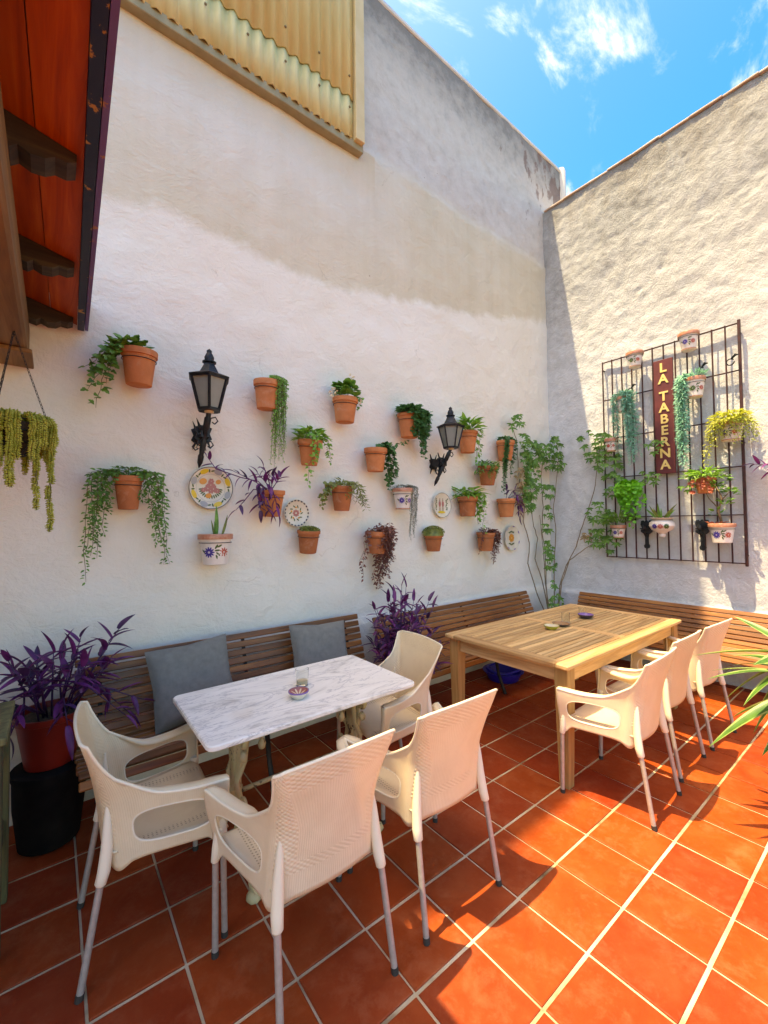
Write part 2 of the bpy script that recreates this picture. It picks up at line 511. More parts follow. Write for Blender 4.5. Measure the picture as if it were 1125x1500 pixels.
# -------- plaster walls
def back_wall_mat():
    mt, nt, bs = new_mat('layered_whitewash')
    pos = nt.nodes.new('ShaderNodeNewGeometry').outputs['Position']
    sp = nt.nodes.new('ShaderNodeSeparateXYZ')
    nt.links.new(pos, sp.inputs[0])
    x, z = sp.outputs[0], sp.outputs[2]
    co = coords(nt, world=True)
    fc = nt.nodes.new('ShaderNodeFloatCurve')
    cv = fc.mapping.curves[0]
    pts = [(-1, 3.6), (.2, 3.65), (.56, 3.74), (.92, 3.70), (1.5, 3.66), (1.78, 3.66), (2.27, 3.72), (2.77, 3.82), (3.8, 3.99), (5.25, 4.33)]
    nrm = [((a + 1) / 7.0, b - 3.5) for a, b in pts]
    cv.points[0].location = nrm[0]
    cv.points[1].location = (1.0, .9)
    for a in nrm[1:]: cv.points.new(*a)
    fc.mapping.update()
    nt.links.new(mth(nt, 'DIVIDE', mth(nt, 'ADD', x, 1.0), 7.0), fc.inputs['Value'])
    zl = mth(nt, 'ADD', fc.outputs[0], 3.5)
    edge = noise_tex(nt, coords(nt, world=True, scale=(1, 1, .7)), 3.6, 8, .66)
    zl = mth(nt, 'ADD', zl, mth(nt, 'MULTIPLY', mth(nt, 'SUBTRACT', edge, .5), .22))
    dz = mth(nt, 'SUBTRACT', z, zl)                              # height above the paint edge
    big = noise_tex(nt, co, 1.1, 4, .55)
    fine = noise_tex(nt, co, 7, 6, .65)
    upm = ramp(nt, mth(nt, 'MULTIPLY_ADD', dz, 7.0, mth(nt, 'MULTIPLY_ADD', fine, 1.1, -.05)), [(.2, (0, 0, 0)), (.8, (1, 1, 1))]).outputs[0]
    streak = mth(nt, 'MULTIPLY_ADD', noise_tex(nt, coords(nt, world=True, scale=(7, 7, .3)), 1.0, 6, .62), .5, mth(nt, 'MULTIPLY', noise_tex(nt, co, 2.4, 6, .6), .5))
    white = ramp(nt, big, [(.3, (.75, .695, .59)), (.7, (.81, .775, .70))]).outputs[0]
    beige = ramp(nt, streak, [(.25, (.58, .50, .36)), (.55, (.65, .575, .44)), (.8, (.70, .64, .52))]).outputs[0]
    pale = ramp(nt, streak, [(.3, (.66, .60, .505)), (.7, (.73, .68, .60))]).outputs[0]
    grey = ramp(nt, fine, [(.28, (.50, .45, .39)), (.47, (.58, .53, .47)), (.72, (.64, .60, .54))]).outputs[0]
    # beige fades upward to the pale coat
    fade = mth(nt, 'MULTIPLY_ADD', dz, 1.1, mth(nt, 'MULTIPLY', mth(nt, 'SUBTRACT', big, .5), 1.4), clamp=True)
    mid = mixc(nt, mth(nt, 'MULTIPLY', fade, mth(nt, 'MULTIPLY_ADD', x, -.9, mth(nt, 'MULTIPLY_ADD', big, 1.2, 2.0), clamp=True)), beige, pale)
    # above the crease (right of the cladding): older grey plaster
    gm = ramp(nt, mth(nt, 'MULTIPLY_ADD', mth(nt, 'SUBTRACT', z, 5.06), 3.0, mth(nt, 'MULTIPLY_ADD', fine, .6, .1)), [(.2, (0, 0, 0)), (.75, (1, 1, 1))]).outputs[0]
    upc = mixc(nt, gm, mid, grey)
    col = mixc(nt, upm, white, upc)
    # grime along the coping and bare patches towards the corner
    top = mth(nt, 'MULTIPLY_ADD', mth(nt, 'SUBTRACT', z, 5.75), 1.05, 0.0, clamp=True)
    grime = ramp(nt, mth(nt, 'ADD', mth(nt, 'MULTIPLY', top, .42), mth(nt, 'MULTIPLY', fine, .55)), [(.40, (0, 0, 0)), (.66, (1, 1, 1))]).outputs[0]
    col = mixc(nt, mth(nt, 'MULTIPLY', grime, .8), col, (.17, .16, .145))
    bp = noise_tex(nt, coords(nt, world=True, scale=(1, 1, .55)), 6.5, 5, .6)
    corner = mth(nt, 'MULTIPLY', mth(nt, 'MULTIPLY_ADD', x, .55, -2.15, clamp=True), mth(nt, 'MULTIPLY_ADD', z, 1.4, -7.6, clamp=True))
    bare = ramp(nt, mth(nt, 'ADD', mth(nt, 'MULTIPLY', corner, .25), bp), [(.70, (0, 0, 0)), (.76, (1, 1, 1))]).outputs[0]
    bare = mth(nt, 'MULTIPLY', bare, mth(nt, 'GREATER_THAN', z, 5.5))
    col = mixc(nt, mth(nt, 'MULTIPLY', bare, .7), col, (.20, .11, .085))
    # rust below the cladding and thin hairline cracks
    rs = mth(nt, 'MULTIPLY', mth(nt, 'MULTIPLY_ADD', z, 2.2, -10.1, clamp=True), mth(nt, 'LESS_THAN', x, 2.35))
    rs = mth(nt, 'MULTIPLY', rs, mth(nt, 'LESS_THAN', z, 5.05))
    col = mixc(nt, mth(nt, 'MULTIPLY', rs, .5), col, (.62, .47, .27))
    vo = nd(nt, 'ShaderNodeTexVoronoi', feature='DISTANCE_TO_EDGE', Scale=.9)
    dv = nt.nodes.new('ShaderNodeVectorMath'); dv.operation = 'ADD'
    nn = nd(nt, 'ShaderNodeTexNoise', Scale=5.0, Detail=5.0)
    nt.links.new(co, nn.inputs[0])
    sc = nt.nodes.new('ShaderNodeVectorMath'); sc.operation = 'SCALE'; sc.inputs['Scale'].default_value = .35
    nt.links.new(nn.outputs['Color'], sc.inputs[0])
    nt.links.new(co, dv.inputs[0]); nt.links.new(sc.outputs[0], dv.inputs[1])
    nt.links.new(dv.outputs[0], vo.inputs[0])
    crack = mth(nt, 'MULTIPLY', mth(nt, 'LESS_THAN', vo.outputs['Distance'], .0022), mth(nt, 'GREATER_THAN', noise_tex(nt, co, 1.7, 2, .5), .60))
    col = mixc(nt, mth(nt, 'MULTIPLY', crack, .3), col, (.42, .36, .29))
    spk = nd(nt, 'ShaderNodeTexVoronoi', Scale=3.2)
    nt.links.new(co, spk.inputs[0])
    sk = mth(nt, 'MULTIPLY', mth(nt, 'LESS_THAN', spk.outputs['Distance'], .022), mth(nt, 'GREATER_THAN', noise_tex(nt, co, 2.0, 2, .5), .53))
    col = mixc(nt, mth(nt, 'MULTIPLY', sk, .6), col, (.25, .19, .13))
    low_tone = mth(nt, 'MULTIPLY', mth(nt, 'MULTIPLY_ADD', z, -1.1, 1.15, clamp=True), fine)  # darker, browner tone towards the foot of the wall, broken up by noise
    col = mixc(nt, mth(nt, 'MULTIPLY', low_tone, .7), col, (.50, .43, .33))
    nt.links.new(col, bs.inputs['Base Color'])
    bs.inputs['Roughness'].default_value = .9
    bs.inputs['Specular IOR Level'].default_value = .2
    hb = mth(nt, 'ADD', mth(nt, 'MULTIPLY_ADD', noise_tex(nt, coords(nt, world=True, scale=(1, 1, 1.8)), 14, 8, .66, 1.0), .3, noise_tex(nt, co, 4.5, 8, .6, .5)), mth(nt, 'MULTIPLY', crack, -.35))
    hb = mth(nt, 'ADD', hb, mth(nt, 'MULTIPLY', upm, -.12))
    bump(nt, bs, hb, .7, .03)
    return mt
M['backwall'] = back_wall_mat()

def right_wall_mat():
    mt, nt, bs = new_mat('rough_limewash')
    pos = nt.nodes.new('ShaderNodeNewGeometry').outputs['Position']
    sp = nt.nodes.new('ShaderNodeSeparateXYZ')
    nt.links.new(pos, sp.inputs[0])
    z = sp.outputs[2]
    co = coords(nt, world=True)
    big = noise_tex(nt, co, 1.3, 5, .6)
    fine = noise_tex(nt, co, 8, 7, .68)
    drip = noise_tex(nt, coords(nt, world=True, scale=(7, 7, .5)), 1.0, 5, .6)
    lo = ramp(nt, fine, [(.3, (.50, .51, .51)), (.7, (.61, .625, .635))]).outputs[0]
    hi = ramp(nt, mth(nt, 'MULTIPLY_ADD', big, .5, mth(nt, 'MULTIPLY', fine, .5)), [(.33, (.17, .17, .165)), (.47, (.32, .33, .325)), (.66, (.44, .45, .455))]).outputs[0]
    t = mth(nt, 'ADD', mth(nt, 'MULTIPLY_ADD', z, .55, -1.75), mth(nt, 'MULTIPLY', mth(nt, 'SUBTRACT', big, .5), 1.1), clamp=True)
    col = mixc(nt, t, lo, hi)
    tp = mth(nt, 'MULTIPLY_ADD', z, .95, -4.55, clamp=True)
    gr = ramp(nt, mth(nt, 'ADD', mth(nt, 'MULTIPLY', tp, .35), mth(nt, 'MULTIPLY', drip, .6)), [(.45, (0, 0, 0)), (.75, (1, 1, 1))]).outputs[0]
    col = mixc(nt, mth(nt, 'MULTIPLY', gr, .65), col, (.24, .21, .17))
    nt.links.new(col, bs.inputs['Base Color'])
    bs.inputs['Roughness'].default_value = .92
    bs.inputs['Specular IOR Level'].default_value = .2
    bump(nt, bs, mth(nt, 'ADD', noise_tex(nt, co, 9, 10, .7, .5), mth(nt, 'MULTIPLY', noise_tex(nt, co, 42, 6, .7), .35)), .8, .03)
    return mt
M['rightwall'] = right_wall_mat()
M['plainwall'] = simple('plain_render', (.60, .56, .50), (.72, .69, .64), 2, .9, world=True)
M['sheet'] = simple('ochre_corrugated_sheet', (.58, .47, .20), (.72, .61, .30), 2.5, .55, bmp=.1, bscale=40, world=True, stretch=(3, 3, .5))
nt = M['sheet'].node_tree
bs = nt.nodes['Principled BSDF']
old = bs.inputs['Base Color'].links[0].from_socket
f = ramp(nt, noise_tex(nt, coords(nt, world=True, scale=(14, 14, .8)), 1.0, 7, .65), [(.48, (0, 0, 0)), (.72, (1, 1, 1))]).outputs[0]
f2 = ramp(nt, noise_tex(nt, coords(nt, world=True), 5, 7, .7), [(.55, (0, 0, 0)), (.75, (1, 1, 1))]).outputs[0]
cd = mixc(nt, mth(nt, 'MULTIPLY', f, .3), old, (.34, .22, .08))
nt.links.new(mixc(nt, mth(nt, 'MULTIPLY', f2, .25), cd, (.40, .34, .20)), bs.inputs['Base Color'])
M['sheet_trim'] = simple('ochre_trim', (.62, .46, .22), (.70, .54, .30), 5, .6, world=True)
M['flash'] = simple('olive_grey_flashing', (.27, .23, .13), (.36, .31, .18), 10, .7, world=True)
M['screw'] = simple('dull_screw', (.22, .15, .07), None, rough=.5, metal=.5)
M['coping'] = simple('coping_tile', (.48, .33, .22), (.68, .60, .50), 6, .85, world=True, bmp=.4)

# ------------------------------------------------------------------ large structure
YW, XR = 3.1, 5.25
RN = random.Random(7)

def relief(x, z, seed, amp, sc):
    p = V((x * sc + seed, z * sc, seed * 1.7))
    return amp * mnoise.fractal(p, 0.9, 2.1, 5)

# floor slab (mortar bed) and tiles
slab = MB().box((-4.0, -4.0, -.2), (XR + .3, YW + .3, -.006)).build('floor', M['grout'])
tag(slab, kind='structure')
PT = .296
GX, GY = 1.2866, 1.118        # a grout crossing
def tile_mesh(seed):
    r = random.Random(seed)
    gx, gy = .0050, .0072
    a, b = PT / 2 - gx, PT / 2 - gy
    j = [r.uniform(-.0012, .0012) for _ in range(8)]
    c = [(-a + j[0], -b + j[1]), (a + j[2], -b + j[3]), (a + j[4], b + j[5]), (-a + j[6], b + j[7])]
    e = .004
    vs = [(x, y, -.02) for x, y in c] + [(x, y, -.0022) for x, y in c] + [(x - math.copysign(e, x), y - math.copysign(e, y), 0) for x, y in c]
    fs = []
    for k in range(4):
        n = (k + 1) % 4
        fs += [(k, n, 4 + n, 4 + k), (4 + k, 4 + n, 8 + n, 8 + k)]
    fs.append((8, 9, 10, 11))
    return MB().add(vs, fs).mesh('tile', M['tile'])
TM = [tile_mesh(i) for i in range(6)]
def cell(i, j): return GX + (i + .5) * PT, GY - (j + .5) * PT
cells = []
for i in range(-16, 15):
    for j in range(-8, 17):
        x, y = cell(i, j)
        if -3.6 < x < XR + .1 and -3.6 < y < YW + .1: cells.append((x, y))
def ang(c):
    dx, dy = c
    z = dx * math.sin(YAW) + dy * math.cos(YAW)
    xx = dx * math.cos(YAW) - dy * math.sin(YAW)
    return z, xx
near = []
rest = []
for c in cells:
    z, xx = ang(c)
    (near if z > .8 and abs(xx / z) < 1.15 and c[0] > -.75 else rest).append(c)
near.sort(key=lambda c: ang(c)[0])
rest += near[290:]
near = near[:290]
for x, y in near:
    obj('tile', TM[RN.randrange(6)], slab, loc=(x, y, RN.uniform(-.0012, .0012)), rot=(RN.uniform(-.002, .002), RN.uniform(-.002, .002), RN.choice((0, PI))))
mb = MB()
for x, y in rest:
    me = TM[RN.randrange(6)]
    mb.add([(v.co.x + x, v.co.y + y, v.co.z) for v in me.vertices], [tuple(p.vertices) for p in me.polygons])
tag(mb.build('tile_field', M['tile'], slab), kind='stuff')

# back wall (gable of the neighbour, white lower coat, old plaster above)
bw = thing('back_wall', 'tall whitewashed courtyard wall with a beige band and hung flower pots', 'wall', (0, YW, 0))
XA, XB, ZT = -3.2, 5.80, 6.70
def bwf(u, v):
    x, z = lerp(XA, XB, u), lerp(0, ZT, v)
    d = relief(x, z, 3.1, .012, 1.3) + relief(x, z, 9.3, .006, 5)
    d += .030 * (1 - sm((z - .74) / .05))                    # rough plinth
    d -= .014 * sm((z - 5.06 - .02 * math.sin(x * 3)) / .03)  # old plaster lies back above the crease
    if z > ZT - .01: z += .02 * mnoise.noise(V((x * 2.5, 0, 4)))
    return (x, -d - .0, z)
mb = MB().grid(bwf, 240, 180)
mb.build('plaster_face', M['backwall'], bw, smooth=True)
mb = MB().box((XA, .03, 0), (XB, .42, ZT - .03))
mb.box((XA, .0, ZT - .05), (XB - .02, .44, ZT - .002), bev=.01)
mb.build('masonry', M['plainwall'], bw)
MB().lathe([(.06, 4.9), (.065, 6.69), (.05, 6.74), (.0, 6.76)], 16, (XB - .02, .03, 0)).build('rounded_end', M['plainwall'], bw, smooth=True, auto=50)

# right wall
rw = thing('side_wall', 'rough sunlit limewashed wall carrying the iron grille', 'wall', (XR, 0, 0))
ZR = 5.83
def rwf(u, v):
    y, z = lerp(YW + .02, -3.0, u), lerp(0, ZR, v)
    k = .55 + .9 * sm((z - 2.6) / 1.6)
    d = relief(y, z, 21.3, .018, 1.1) + k * .55 * relief(y * .6 + z * .5, z * .8 - y * .3, 5.5, .014, 3.0) + k * .5 * relief(y, z, 15.5, .009, 9)
    # a few spalled hollows
    for hy, hz, hr in ((1.30, 4.42, .10), (1.28, 4.72, .07), (1.72, 4.40, .06), (1.95, 4.25, .04), (.95, 4.75, .06)):
        q = math.hypot(y - hy, (z - hz) * 1.4) / hr
        if q < 1.6: d -= .014 * (1 - sm(q / 1.6)) * (.7 + mnoise.noise(V((y * 20, z * 20, 3))))
    d += .030 * (1 - sm((z - .70) / .05))
    return (-d, y, z)
MB().grid(rwf, 300, 290).build('plaster_face', M['rightwall'], rw, smooth=True)
MB().box((.06, -3.0, 0), (.40, YW - .02, ZR - .02)).build('masonry', M['plainwall'], rw)
cop = None
for k in range(22):
    y = YW - .15 - k * .28
    q = MB().box((-.030, -.139, 0), (.42, .139, .022), bev=.005)
    o = q.build('coping_tile', M['coping'], rw, loc=(0, y, ZR + RN.uniform(-.004, .012)), rot=(RN.uniform(-.03, .03), RN.uniform(-.02, .02), RN.uniform(-.03, .03)))

# neighbour's tall building clad in corrugated sheet
nb = thing('neighbour_building', 'tall building clad in ochre corrugated sheets above the white wall', 'building', (0, YW, 0))
BX = 2.16
MB().box((-6.0, .12, 6.6), (BX - .01, 6.0, 12.4)).build('wall', M['plainwall'], nb)
def corr(u0, u1, z0, z1, y):
    n = int((u1 - u0) / .0100)
    vs = []; fs = []
    for i in range(n + 1):
        x = lerp(u0, u1, i / n)
        yy = y - .015 * math.cos(2 * PI * x / .100)
        vs += [(x, yy, z0), (x, yy, z1)]
    for i in range(n): fs.append((2 * i, 2 * i + 2, 2 * i + 3, 2 * i + 1))
    return MB().add(vs, fs)
edges = [BX - .10, BX - .44, BX - 1.50, BX - 2.56, BX - 3.62, BX - 4.7, BX - 5.76]
for i in range(6):
    for k, (z0, z1, y) in enumerate(((5.0, 5.42, -.080), (5.36, 7.6, -.090), (7.54, 9.9, -.094), (9.84, 12.4, -.098))):
        o = corr(edges[i + 1] - .03, edges[i] - .0, z0, z1, y - .003 * (i % 2)).build('cladding_sheet', M['sheet'], nb, smooth=True)
        so = o.modifiers.new('t', 'SOLIDIFY'); so.thickness = .006
for i in range(14):
    x = 2.000 - i * .300
    for z in (5.24, 5.52, 6.9):
        o = MB().lathe([(.010, 0), (.010, .006), (.004, .010)], 8).build('screw', M['screw'], nb)
        o.location = (x, -.109, z); o.rotation_euler = (R_(90), 0, 0)
MB().box((-6, -.072, 4.945), (BX + .012, .03, 5.02), bev=.005).build('flashing', M['flash'], nb)
MB().box((BX - .095, -.115, 5.0), (BX, .11, 12.4), bev=.004).build('edge_trim', M['sheet_trim'], nb)

# porch roof on the left
pr = thing('porch_roof', 'red boarded porch eave with flaking blue fascia and dark carved rafters', 'roof', (0, 0, 0))
EA = math.atan2(.05, 2.0)          # the eave runs almost square to the back wall
def eave_x(y): return .10 + .023 * (y - 3.1)
SL = math.tan(R_(15))
L0, L1 = 3.07, -.35
for k in range(10):                # boards running along the eave
    a, b = -k * .125, -(k + 1) * .125 + .003
    vs = []
    for y in (L0, L1):
        for s, t in ((a, 0), (b, 0), (b, .02), (a, .02)):
            vs.append((eave_x(y) + s, y, 2.80 - s * SL + t))
    MB().add(vs, [(0, 1, 2, 3), (7, 6, 5, 4), (0, 4, 5, 1), (1, 5, 6, 2), (2, 6, 7, 3), (3, 7, 4, 0)]).build('board', M['redboard'], pr)
def skew_box(x0, x1, z0, z1, y0=L0, y1=L1):
    vs = []
    for y in (y0, y1):
        e = eave_x(y)
        vs += [(e + x0, y, z0), (e + x1, y, z0), (e + x1, y, z1), (e + x0, y, z1)]
    return MB().add(vs, [(0, 1, 2, 3), (7, 6, 5, 4), (0, 4, 5, 1), (1, 5, 6, 2), (2, 6, 7, 3), (3, 7, 4, 0)])
skew_box(.002, .034, 2.772, 2.86).build('fascia', M['bluepaint'], pr)
skew_box(.0365, .054, 2.778, 2.90).build('fascia_trim', M['violetpaint'], pr)
q = MB()
for y in (L0, L1):
    e = eave_x(y)
    q.v += [(e + .062, y, 2.902), (e - 1.26, y, 2.902 + 1.32 * SL), (e - 1.26, y, 2.96 + 1.32 * SL), (e + .062, y, 2.96)]
q.f = [(0, 1, 2, 3), (7, 6, 5, 4), (0, 4, 5, 1), (1, 5, 6, 2), (2, 6, 7, 3), (3, 7, 4, 0)]; q.m = [0] * 6
q.build('roof_deck', M['terra_dark'], pr)
for y in (3.02, 2.39, 1.70, 1.0, .3):      # carved rafter tails
    e = eave_x(y)
    prof = [(-1.2, 0), (-.02, 0), (-.02, -.025), (-.045, -.045), (-.075, -.05), (-.10, -.075), (-.135, -.088), (-.165, -.082), (-.185, -.105), (-.40, -.115), (-1.2, -.115)]
    vs = []
    for yy in (y - .045, y + .045):
        for s, d in prof: vs.append((e + s, yy, 2.797 - s * SL + d))
    n = len(prof)
    fs = [tuple(range(n)), tuple(range(2 * n - 1, n - 1, -1))] + [(i, i + n, (i + 1) % n + n, (i + 1) % n) for i in range(n)]
    MB().add(vs, fs).build('rafter', M['darkwood'], pr)
bmq = MB().box((-.31, L1, 2.52), (-.115, 3.06, 2.72), bev=.012)
bmq.build('beam', M['beam'], pr)
MB().box((-.33, 2.80, 2.495), (-.095, 3.08, 2.517), bev=.004).build('beam_plate', M['beam'], pr)
hw = thing('house_wall', 'plain rendered house wall behind the porch', 'wall', (-1.18, 0, 0))
MB().box((-.3, 1.2, 0), (0, 3.04, 3.05)).build('masonry', M['plainwall'], hw)

# ------------------------------------------------------------------ chairs
def chair_parts():
    wr_pts = [(.36, .214), (.42, .212), (.62, .204), (.74, .214), (.86, .238), (.9, .242)]
    def interp(p, z):
        if z <= p[0][0]: return p[0][1]
        for (a, b), (c, d) in zip(p, p[1:]):
            if z <= c: return lerp(b, d, (z - a) / (c - a))
        return p[-1][1]
    def P(u, z):
        RAD = lerp(.075, .030, sm((z - .60) / .24))
        wf = .272 + .034 * sm((z - .40) / .2)
        wr = interp(wr_pts, z)
        yb = .078 - .085 * max(0, (z - .40) / .46) + .012 * math.sin(PI * max(0, min(1, (z - .40) / .46)))
        if u <= 1:
            y = lerp(.468, yb + RAD, u)
            return V((lerp(wf, wr, u ** .92), y, z))
        if u <= 2:
            a = (u - 1) * PI / 2
            return V((wr - RAD + RAD * math.cos(a), yb + RAD - RAD * math.sin(a), z))
        x = (wr - RAD) * (3 - u)
        return V((x, yb - .014 * (1 - (x / (wr - RAD)) ** 2), z))
    def ztop(u):
        arm = .618 - .012 * math.sin(PI * min(1, u / .75))
        if u < .62: return arm
        t = min(1, (u - .62) / .64)
        z = .612 + .232 * (t ** 1.75)
        if u > 1.26: z = .844 + .020 * math.sin(min(1, (u - 1.26) / 1.74) * PI / 2)
        return z
    def zbot(u):
        z = .398
        z -= .040 * (1 - sm((u - .06) / .16))
        z -= .030 * math.exp(-((u - 1.35) / .30) ** 2)
        return z
    def hole(u, z):
        zc, hz = .503, .062
        uc, hu = .545, .415
        return abs((u - uc) / hu) ** 3.2 + abs((z - zc) / hz) ** 3.2 - 1
    us = sorted(set([i * .022 for i in range(46)] + [1.0 + i * .05 for i in range(1, 21)] + [2.0 + i * .1 for i in range(1, 11)]))
    NV = 26
    sm_ = MB(); uvs = []
    acc = {}
    # arc length along the back for the relief pattern
    alen = [0.0]
    for a, b in zip(us, us[1:]): alen.append(alen[-1] + (P(b, .6) - P(a, .6)).length)
    tot = alen[-1]
    def vert(key, u, z, al, sgn):
        k = (key, sgn if abs(u - 3) > 1e-6 else 1)
        if k not in acc:
            p = P(u, z)
            acc[k] = len(sm_.v)
            sm_.v.append((p.x * sgn, p.y, p.z))
            uvs.append(((tot - al) * sgn, z))
        return acc[k]
    for sgn in (1, -1):
        for i in range(len(us) - 1):
            for j in range(NV):
                cs = []
                for (ii, jj) in ((i, j), (i + 1, j), (i + 1, j + 1), (i, j + 1)):
                    u = us[ii]
                    z = lerp(zbot(u), ztop(u), jj / NV)
                    cs.append((ii, jj, u, z, hole(u, z)))
                poly = []
                for a, b in zip(cs, cs[1:] + cs[:1]):
                    if a[4] >= 0: poly.append(vert((a[0], a[1]), a[2], a[3], alen[a[0]], sgn))
                    if (a[4] >= 0) != (b[4] >= 0):
                        t = a[4] / (a[4] - b[4])
                        lo, hi = sorted(((a[0], a[1]), (b[0], b[1])))
                        poly.append(vert((lo, hi), lerp(a[2], b[2], t), lerp(a[3], b[3], t), lerp(alen[a[0]], alen[b[0]], t), sgn))
                if len(poly) >= 3:
                    sm_.f.append(tuple(poly if sgn > 0 else reversed(poly)))
                    sm_.m.append(0)
    # flat arm tops and folded front edges
    for sgn in (1, -1):
        def fl(a, b):
            u = a * .98
            w = .046 * (1 - sm((u - .55) / .42)) * (.75 + .25 * sm(u / .12))
            p = P(u, ztop(u))
            dz = 0 if b < .75 else -.012 * (b - .75) / .25
            return (sgn * (p.x - w * min(1, b / .75)), p.y, p.z + .001 + dz + .004 * math.sin(PI * min(1, b / .75)))
        k0 = len(sm_.v)
        sm_.grid(fl, 26, 4)
        def ff(a, b):
            z = lerp(.362, ztop(0), a)
            p = P(0, z)
            w = .028 + .014 * sm((z - .5) / .12)
            return (sgn * (p.x - w * b), p.y + .003 * math.sin(PI * b) - .012 * max(0, b - .7), z)
        sm_.grid(ff, 14, 4)
        uvs += [(.5, .3)] * (len(sm_.v) - k0)
    me = sm_.mesh('shell', M['chair'], smooth=True)
    lay = me.uv_layers.new(name='UVMap')
    for lp in me.loops: lay.data[lp.index].uv = uvs[lp.vertex_index]
    # rim beads
    rb = MB()
    top = [P(u, ztop(u)) for u in us]
    line = [(p.x, p.y, p.z) for p in top] + [(-p.x, p.y, p.z) for p in reversed(top[:-1])]
    rb.tube(line, .0058, 7)
    for sgn in (1, -1):
        pts = []
        for k in range(41):
            a = 2 * PI * k / 40
            c, s = math.cos(a), math.sin(a)
            u = .545 + .415 * math.copysign(abs(c) ** (2 / 3.2), c)
            z = .503 + .062 * math.copysign(abs(s) ** (2 / 3.2), s)
            p = P(u, z)
            pts.append((sgn * p.x, p.y, p.z))
        rb.tube(pts, .0042, 6, cap=False)
    rim = rb.mesh('rim', M['chair_plain'], smooth=True)
    # seat
    sb = MB()
    suv = []
    def sf(a, b):
        y = lerp(.088, .482, b)
        w = lerp(.200, .266, min(1, b * 1.02)) - .012 * max(0, (b - .9) / .1) ** 2
        x = lerp(-w, w, a)
        z = .440 - .016 * (1 - (2 * a - 1) ** 2) * math.sin(PI * min(1, b * .95)) + .006 * b
        if b > .90: z -= .045 * ((b - .90) / .10) ** 1.8
        suv.append((x, y))
        return (x, y, z)
    sb.grid(sf, 24, 24)
    seat = sb.mesh('seat', M['chair_seat'], smooth=True)
    lay = seat.uv_layers.new(name='UVMap')
    for lp in seat.loops: lay.data[lp.index].uv = suv[lp.vertex_index]
    return me, rim, seat

def make_chair():
    t = thing('armchair', 'x', 'chair')
    me, rim, seat = chair_parts()
    sh = obj('shell', me, t)
    so = sh.modifiers.new('t', 'SOLIDIFY'); so.thickness = .0055; so.offset = 0
    obj('rim', rim, sh)
    st = obj('seat', seat, t)
    so = st.modifiers.new('t', 'SOLIDIFY'); so.thickness = .007; so.offset = -1
    for sgn in (1, -1):
        # front: sleeve and leg
        MB().tube([(sgn * .262, .452, .46), (sgn * .268, .453, .40), (sgn * .271, .456, .356), (sgn * .271, .456, .352)], [.017, .019, .0185, .016], 12, flat=.85).build('leg_sleeve', M['chair_plain'], t, smooth=True, auto=60)
        lg = MB().tube([(sgn * .271, .456, .36), (sgn * .270, .462, .014)], .0118, 12).build('leg', M['alu'], t, smooth=True, auto=60)
        MB().tube([(sgn * .270, .462, .022), (sgn * .270, .462, 0)], .0135, 12).build('foot_cap', M['rubber'], lg, smooth=True, auto=60)
        # rear: long tapering sleeve moulded on the shell corner
        MB().tube([(sgn * .178, .080, .63), (sgn * .184, .079, .56), (sgn * .192, .077, .46), (sgn * .199, .068, .385), (sgn * .202, .058, .348), (sgn * .202, .057, .344)], [.004, .013, .0195, .0205, .0185, .015], 12).build('leg_sleeve', M['chair_plain'], t, smooth=True, auto=60)
        lg = MB().tube([(sgn * .202, .060, .36), (sgn * .216, .002, .014)], .0118, 12).build('leg', M['alu'], t, smooth=True, auto=60)
        MB().tube([(sgn * .2155, .003, .022), (sgn * .2162, .0, 0)], .0135, 12).build('foot_cap', M['rubber'], lg, smooth=True, auto=60)
    return t
chair0 = make_chair()
CH = [  # x, y of the rear feet's midpoint, heading (0 faces the back wall), label
    (.760, 1.212, 0.00, 'cream woven plastic armchair with its back to us at the marble table, nearest of all'),
    (1.355, 1.215, -.02, 'cream armchair seen from behind at the right front corner of the marble table'),
    (.095, 2.025, -PI / 2 - .05, 'cream armchair at the left end of the marble table beside the red pot'),
    (1.895, 2.06, PI / 2 - .10, 'cream armchair facing us across the right end of the marble table'),
    (2.690, .925, .05, 'cream armchair at the near corner of the wooden table, first of the row of three'),
    (3.275, .972, 0.00, 'middle cream armchair of the three along the wooden table'),
    (3.860, .950, -.06, 'cream armchair at the wooden table closest to the right wall bench'),
]
for i, (x, y, a, lb) in enumerate(CH):
    o = chair0 if i == 0 else copy_tree(chair0)
    o.location = (x, y, 0)
    o.rotation_euler = (0, 0, a)
    o['label'] = lb
    o['group'] = 'cream plastic armchairs round the two tables'

# ------------------------------------------------------------------ marble table
mtb = thing('marble_table', 'grey veined marble table on chipped cream cast iron legs', 'table', (1.025, 2.055, 0))
def slab_mesh(hx, hy, r, z0, z1, bev):
    out = []
    for cx, cy, a0 in ((hx - r, hy - r, 0), (-hx + r, hy - r, 90), (-hx + r, -hy + r, 180), (hx - r, -hy + r, 270)):
        for k in range(5):
            a = R_(a0 + 22.5 * k)
            out.append((cx, cy, math.cos(a), math.sin(a)))
    n = len(out)
    q = MB()
    for dr, z in ((bev, z0), (0, z0 + bev), (0, z1 - bev), (bev, z1)):
        q.v += [(cx + (r - dr) * c, cy + (r - dr) * s, z) for cx, cy, c, s in out]
    for l in range(3):
        q.f += [(l * n + i, l * n + (i + 1) % n, (l + 1) * n + (i + 1) % n, (l + 1) * n + i) for i in range(n)]
    q.f += [tuple(reversed(range(n))), tuple(3 * n + i for i in range(n))]
    q.m = [0] * len(q.f)
    return q
slab_mesh(.545, .322, .035, .716, .740, .005).build('tabletop', M['marble'], mtb, smooth=True, auto=40)
